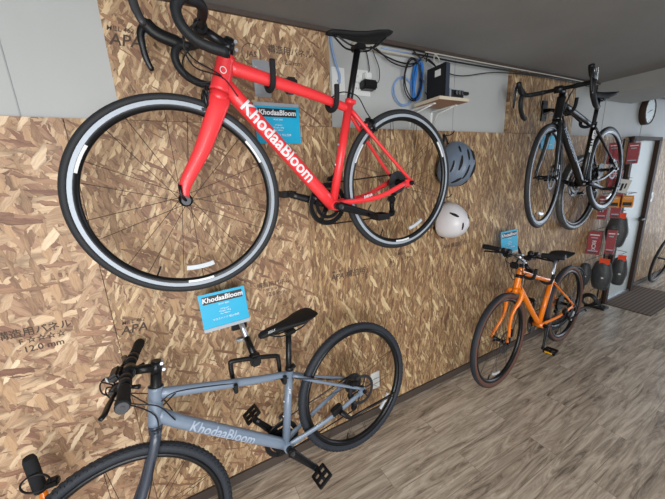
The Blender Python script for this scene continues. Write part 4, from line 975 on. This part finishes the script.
def carton(label, y, z, w, h, d, m, x, text=None, grp='red boxed parts on the display rack'):
    o = thing('boxed_part', label, 'box', facing((x, y, z), .25), grp)
    MB().box((0, 0, 0), (w, d, h), bev=.003).build('carton', m, o)
    carton_print(o, w, h, d)
    sl = MB().box((0, -.004, 0), (w*1.08, d*1.15, h*1.06), bev=.004).build('plastic_sleeve', M['plastic'], o) if m is M['redbox'] else None
    MB().box((0, -d/2-.0012, -h*.18), (w*.8, .001, h*.30)).build('window_print', M['cardblack'], o) if m is not M['redbox'] else None
    if text:
        t = text_mesh(text, w*.42, 0, 'CENTER', bold=.0008); t.xf(Matrix.Translation((0, -d/2-.002, -h*.08)) @ Matrix.Rotation(PI/2, 4, 'Y') @ WALLTXT); flat(t, 'lettering', M['white'], o)
    MB().box((0, d*.3, h/2+.018), (w*.5, .001, .036)).build('hang_tab', M['plastic'], o)
    prong(y, z+h/2+.02, x-d*.2)
    return o
carton('dark red boxed part at the top left of the rack, behind the black wheel', -.065, 1.715, .09, .20, .08, M['redbox'], 3.86)
carton('dark red clamshell box at the top right of the rack', -.185, 1.705, .08, .19, .08, M['redbox'], 3.92)
carton('dark red boxed part below the top left red box', -.055, 1.45, .10, .20, .05, M['redbox'], 4.00)
carton('dark red boxed part in the middle of the rack, left one', -.02, 1.18, .085, .24, .06, M['redbox'], 3.92, 'RC')
carton('dark red boxed part in the middle of the rack, right one', -.12, 1.20, .075, .24, .06, M['redbox'], 3.95)
carton('large dark red box with pale letters hung above the wrapped bags', -.045, .83, .105, .24, .09, M['redbox'], 3.80, 'RICX')
carton('dark red box right of the large lettered red box', -.155, .85, .07, .24, .08, M['redbox'], 3.86)
carton('yellow orange tool box hung under the white label card', -.115, 1.245, .085, .11, .08, M['orangebox'], 3.89, None, 'orange boxed parts on the display rack')
carton('yellow orange tool box nearest the door handle', -.205, 1.250, .08, .11, .08, M['orangebox'], 3.93, None, 'orange boxed parts on the display rack')
o = thing('label_card', 'white printed label card hung above the orange boxes', 'card', facing((3.93, -.14, 1.40), .2))
MB().box((0, 0, 0), (.11, .004, .13), Matrix.Rotation(.2, 3, 'Y')).build('card', M['whiteplastic'], o)
MB().box((0, -.003, -.01), (.018, .001, .07), Matrix.Rotation(.2, 3, 'Y')).box((.026, -.003, .0), (.012, .001, .05), Matrix.Rotation(.2, 3, 'Y')).box((-.03, -.003, .0), (.014, .001, .06), Matrix.Rotation(.5, 3, 'Y')).build('print', M['cardblack'], o)
prong(-.15, 1.47, 3.94)
def bagged(label, x, y, z, rx, rz, header=True):
    o = thing('bagged_pouch', label, 'bag', facing((x, y, z), .2), 'plastic bagged pouches on the display rack')
    mb = MB(); n = 20; vs = []; nv = 14; fs = []
    for i in range(nv+1):
        th = PI*i/nv
        for j in range(n):
            ph = 2*PI*j/n; s = math.sin(th)**.5
            vs.append(V(rx*s*math.cos(ph)*(1+.05*math.sin(5*th)), .052*s*math.sin(ph), rz*math.cos(th)))
    for i in range(nv):
        for j in range(n): a = i*n+j; b = i*n+(j+1) % n; fs.append((a, a+n, b+n, b))
    mb.add(vs, fs).build('pouch', M['bagblack'], o)
    MB().ellipsoid((rx*.2, -.050, -rz*.1), (.012, .002, .009), 10, 6).build('logo_patch', M['whiteplastic'], o)
    bv = [v*1.06 for v in vs]
    MB().add(bv, fs).tube([(-rx*.4, 0, rz*.98), (0, 0, rz*1.25)], [(.03, .004), (.015, .003)], 8).build('plastic_bag', M['plastic'], o)
    if header: MB().box((rx*.15, -.03, rz*1.02), (rx*.95, .006, .06), Matrix.Rotation(.0, 3, 'Y')).build('header_card', M['orangecard'], o)
    prong(y, z+rz*1.25, x); return o
bagged('black pouch in plastic with orange card, hung under the door handle height', 3.98, -.145, .935, .085, .165)
bagged('black pouch in plastic with orange card, lower middle of the rack', 3.84, -.130, .485, .085, .155)
bagged('black pouch in plastic with orange card, lower right against the door', 3.99, -.215, .52, .065, .15)
bagged('grey black pouch in plastic without card, lower left of the rack', 3.71, -.038, .50, .050, .12, False)
o = thing('cable_lock', 'black coiled lock hanging lowest at the left of the rack', 'lock', facing((3.83, -.07, .19), .2))
MB().revolve([(.062+.013*math.cos(a), .013*math.sin(a)) for a in [2*PI*j/10 for j in range(10)]], 30).build('coil', M['black'], o)
MB().revolve([(.052+.012*math.cos(a), -.028+.012*math.sin(a)) for a in [2*PI*j/10 for j in range(10)]], 30).build('coil', M['black'], o)
MB().rod((-.03, -.02, -.07), (.11, -.02, -.03), .017, 12).build('lock_barrel', M['blackmetal'], o)
prong(-.07, .30, 3.83)

# ------------------------------------------------------------------ floor mat
o = MB().box((0, 0, .004), (.98, .42, .008), bev=.002).build('door_mat', M['mat']); o.location = (4.82, -.225, 0); tag(o, 'brown ribbed door mat on the floor in front of the grey door', 'mat')

# ------------------------------------------------------------------ foam handled pump at the lower left edge
PB = V(-.585, -.13, 0)
o = thing('stand_post', 'orange post with black foam grip and cable loop at the lower left edge', 'post', Matrix.Translation(PB))
tp_ = V(-.024, .0, .70)
MB().rod((-.02, 0, .02), tp_*.8+V(.000, 0, 0), .012, 12).rod((-.06, 0, .012), (.10, 0, .012), .011, 12).rod((.02, -.08, .012), (.02, .08, .012), .011, 12).build('post', M['orange'], o)
MB().tube([tp_*.78+V(-.004, 0, 0), tp_*.8+V(-.004, 0, 0), tp_*.98, tp_], [.019, .0205, .0200, .016], 16).build('foam_grip', M['foam'], o)
rg = MB().revolve([(.040+.0035*math.cos(a), .0035*math.sin(a)) for a in [2*PI*j/8 for j in range(8)]], 36); rg.xf(Matrix.Translation((-.020, -.022, .60)) @ Matrix.Rotation(.1, 4, 'X')); rg.build('cable_loop', M['black'], o)
MB().box((.02, -.012, .572), (.04, .03, .03), bev=.006).build('cable_clip', M['black'], o)
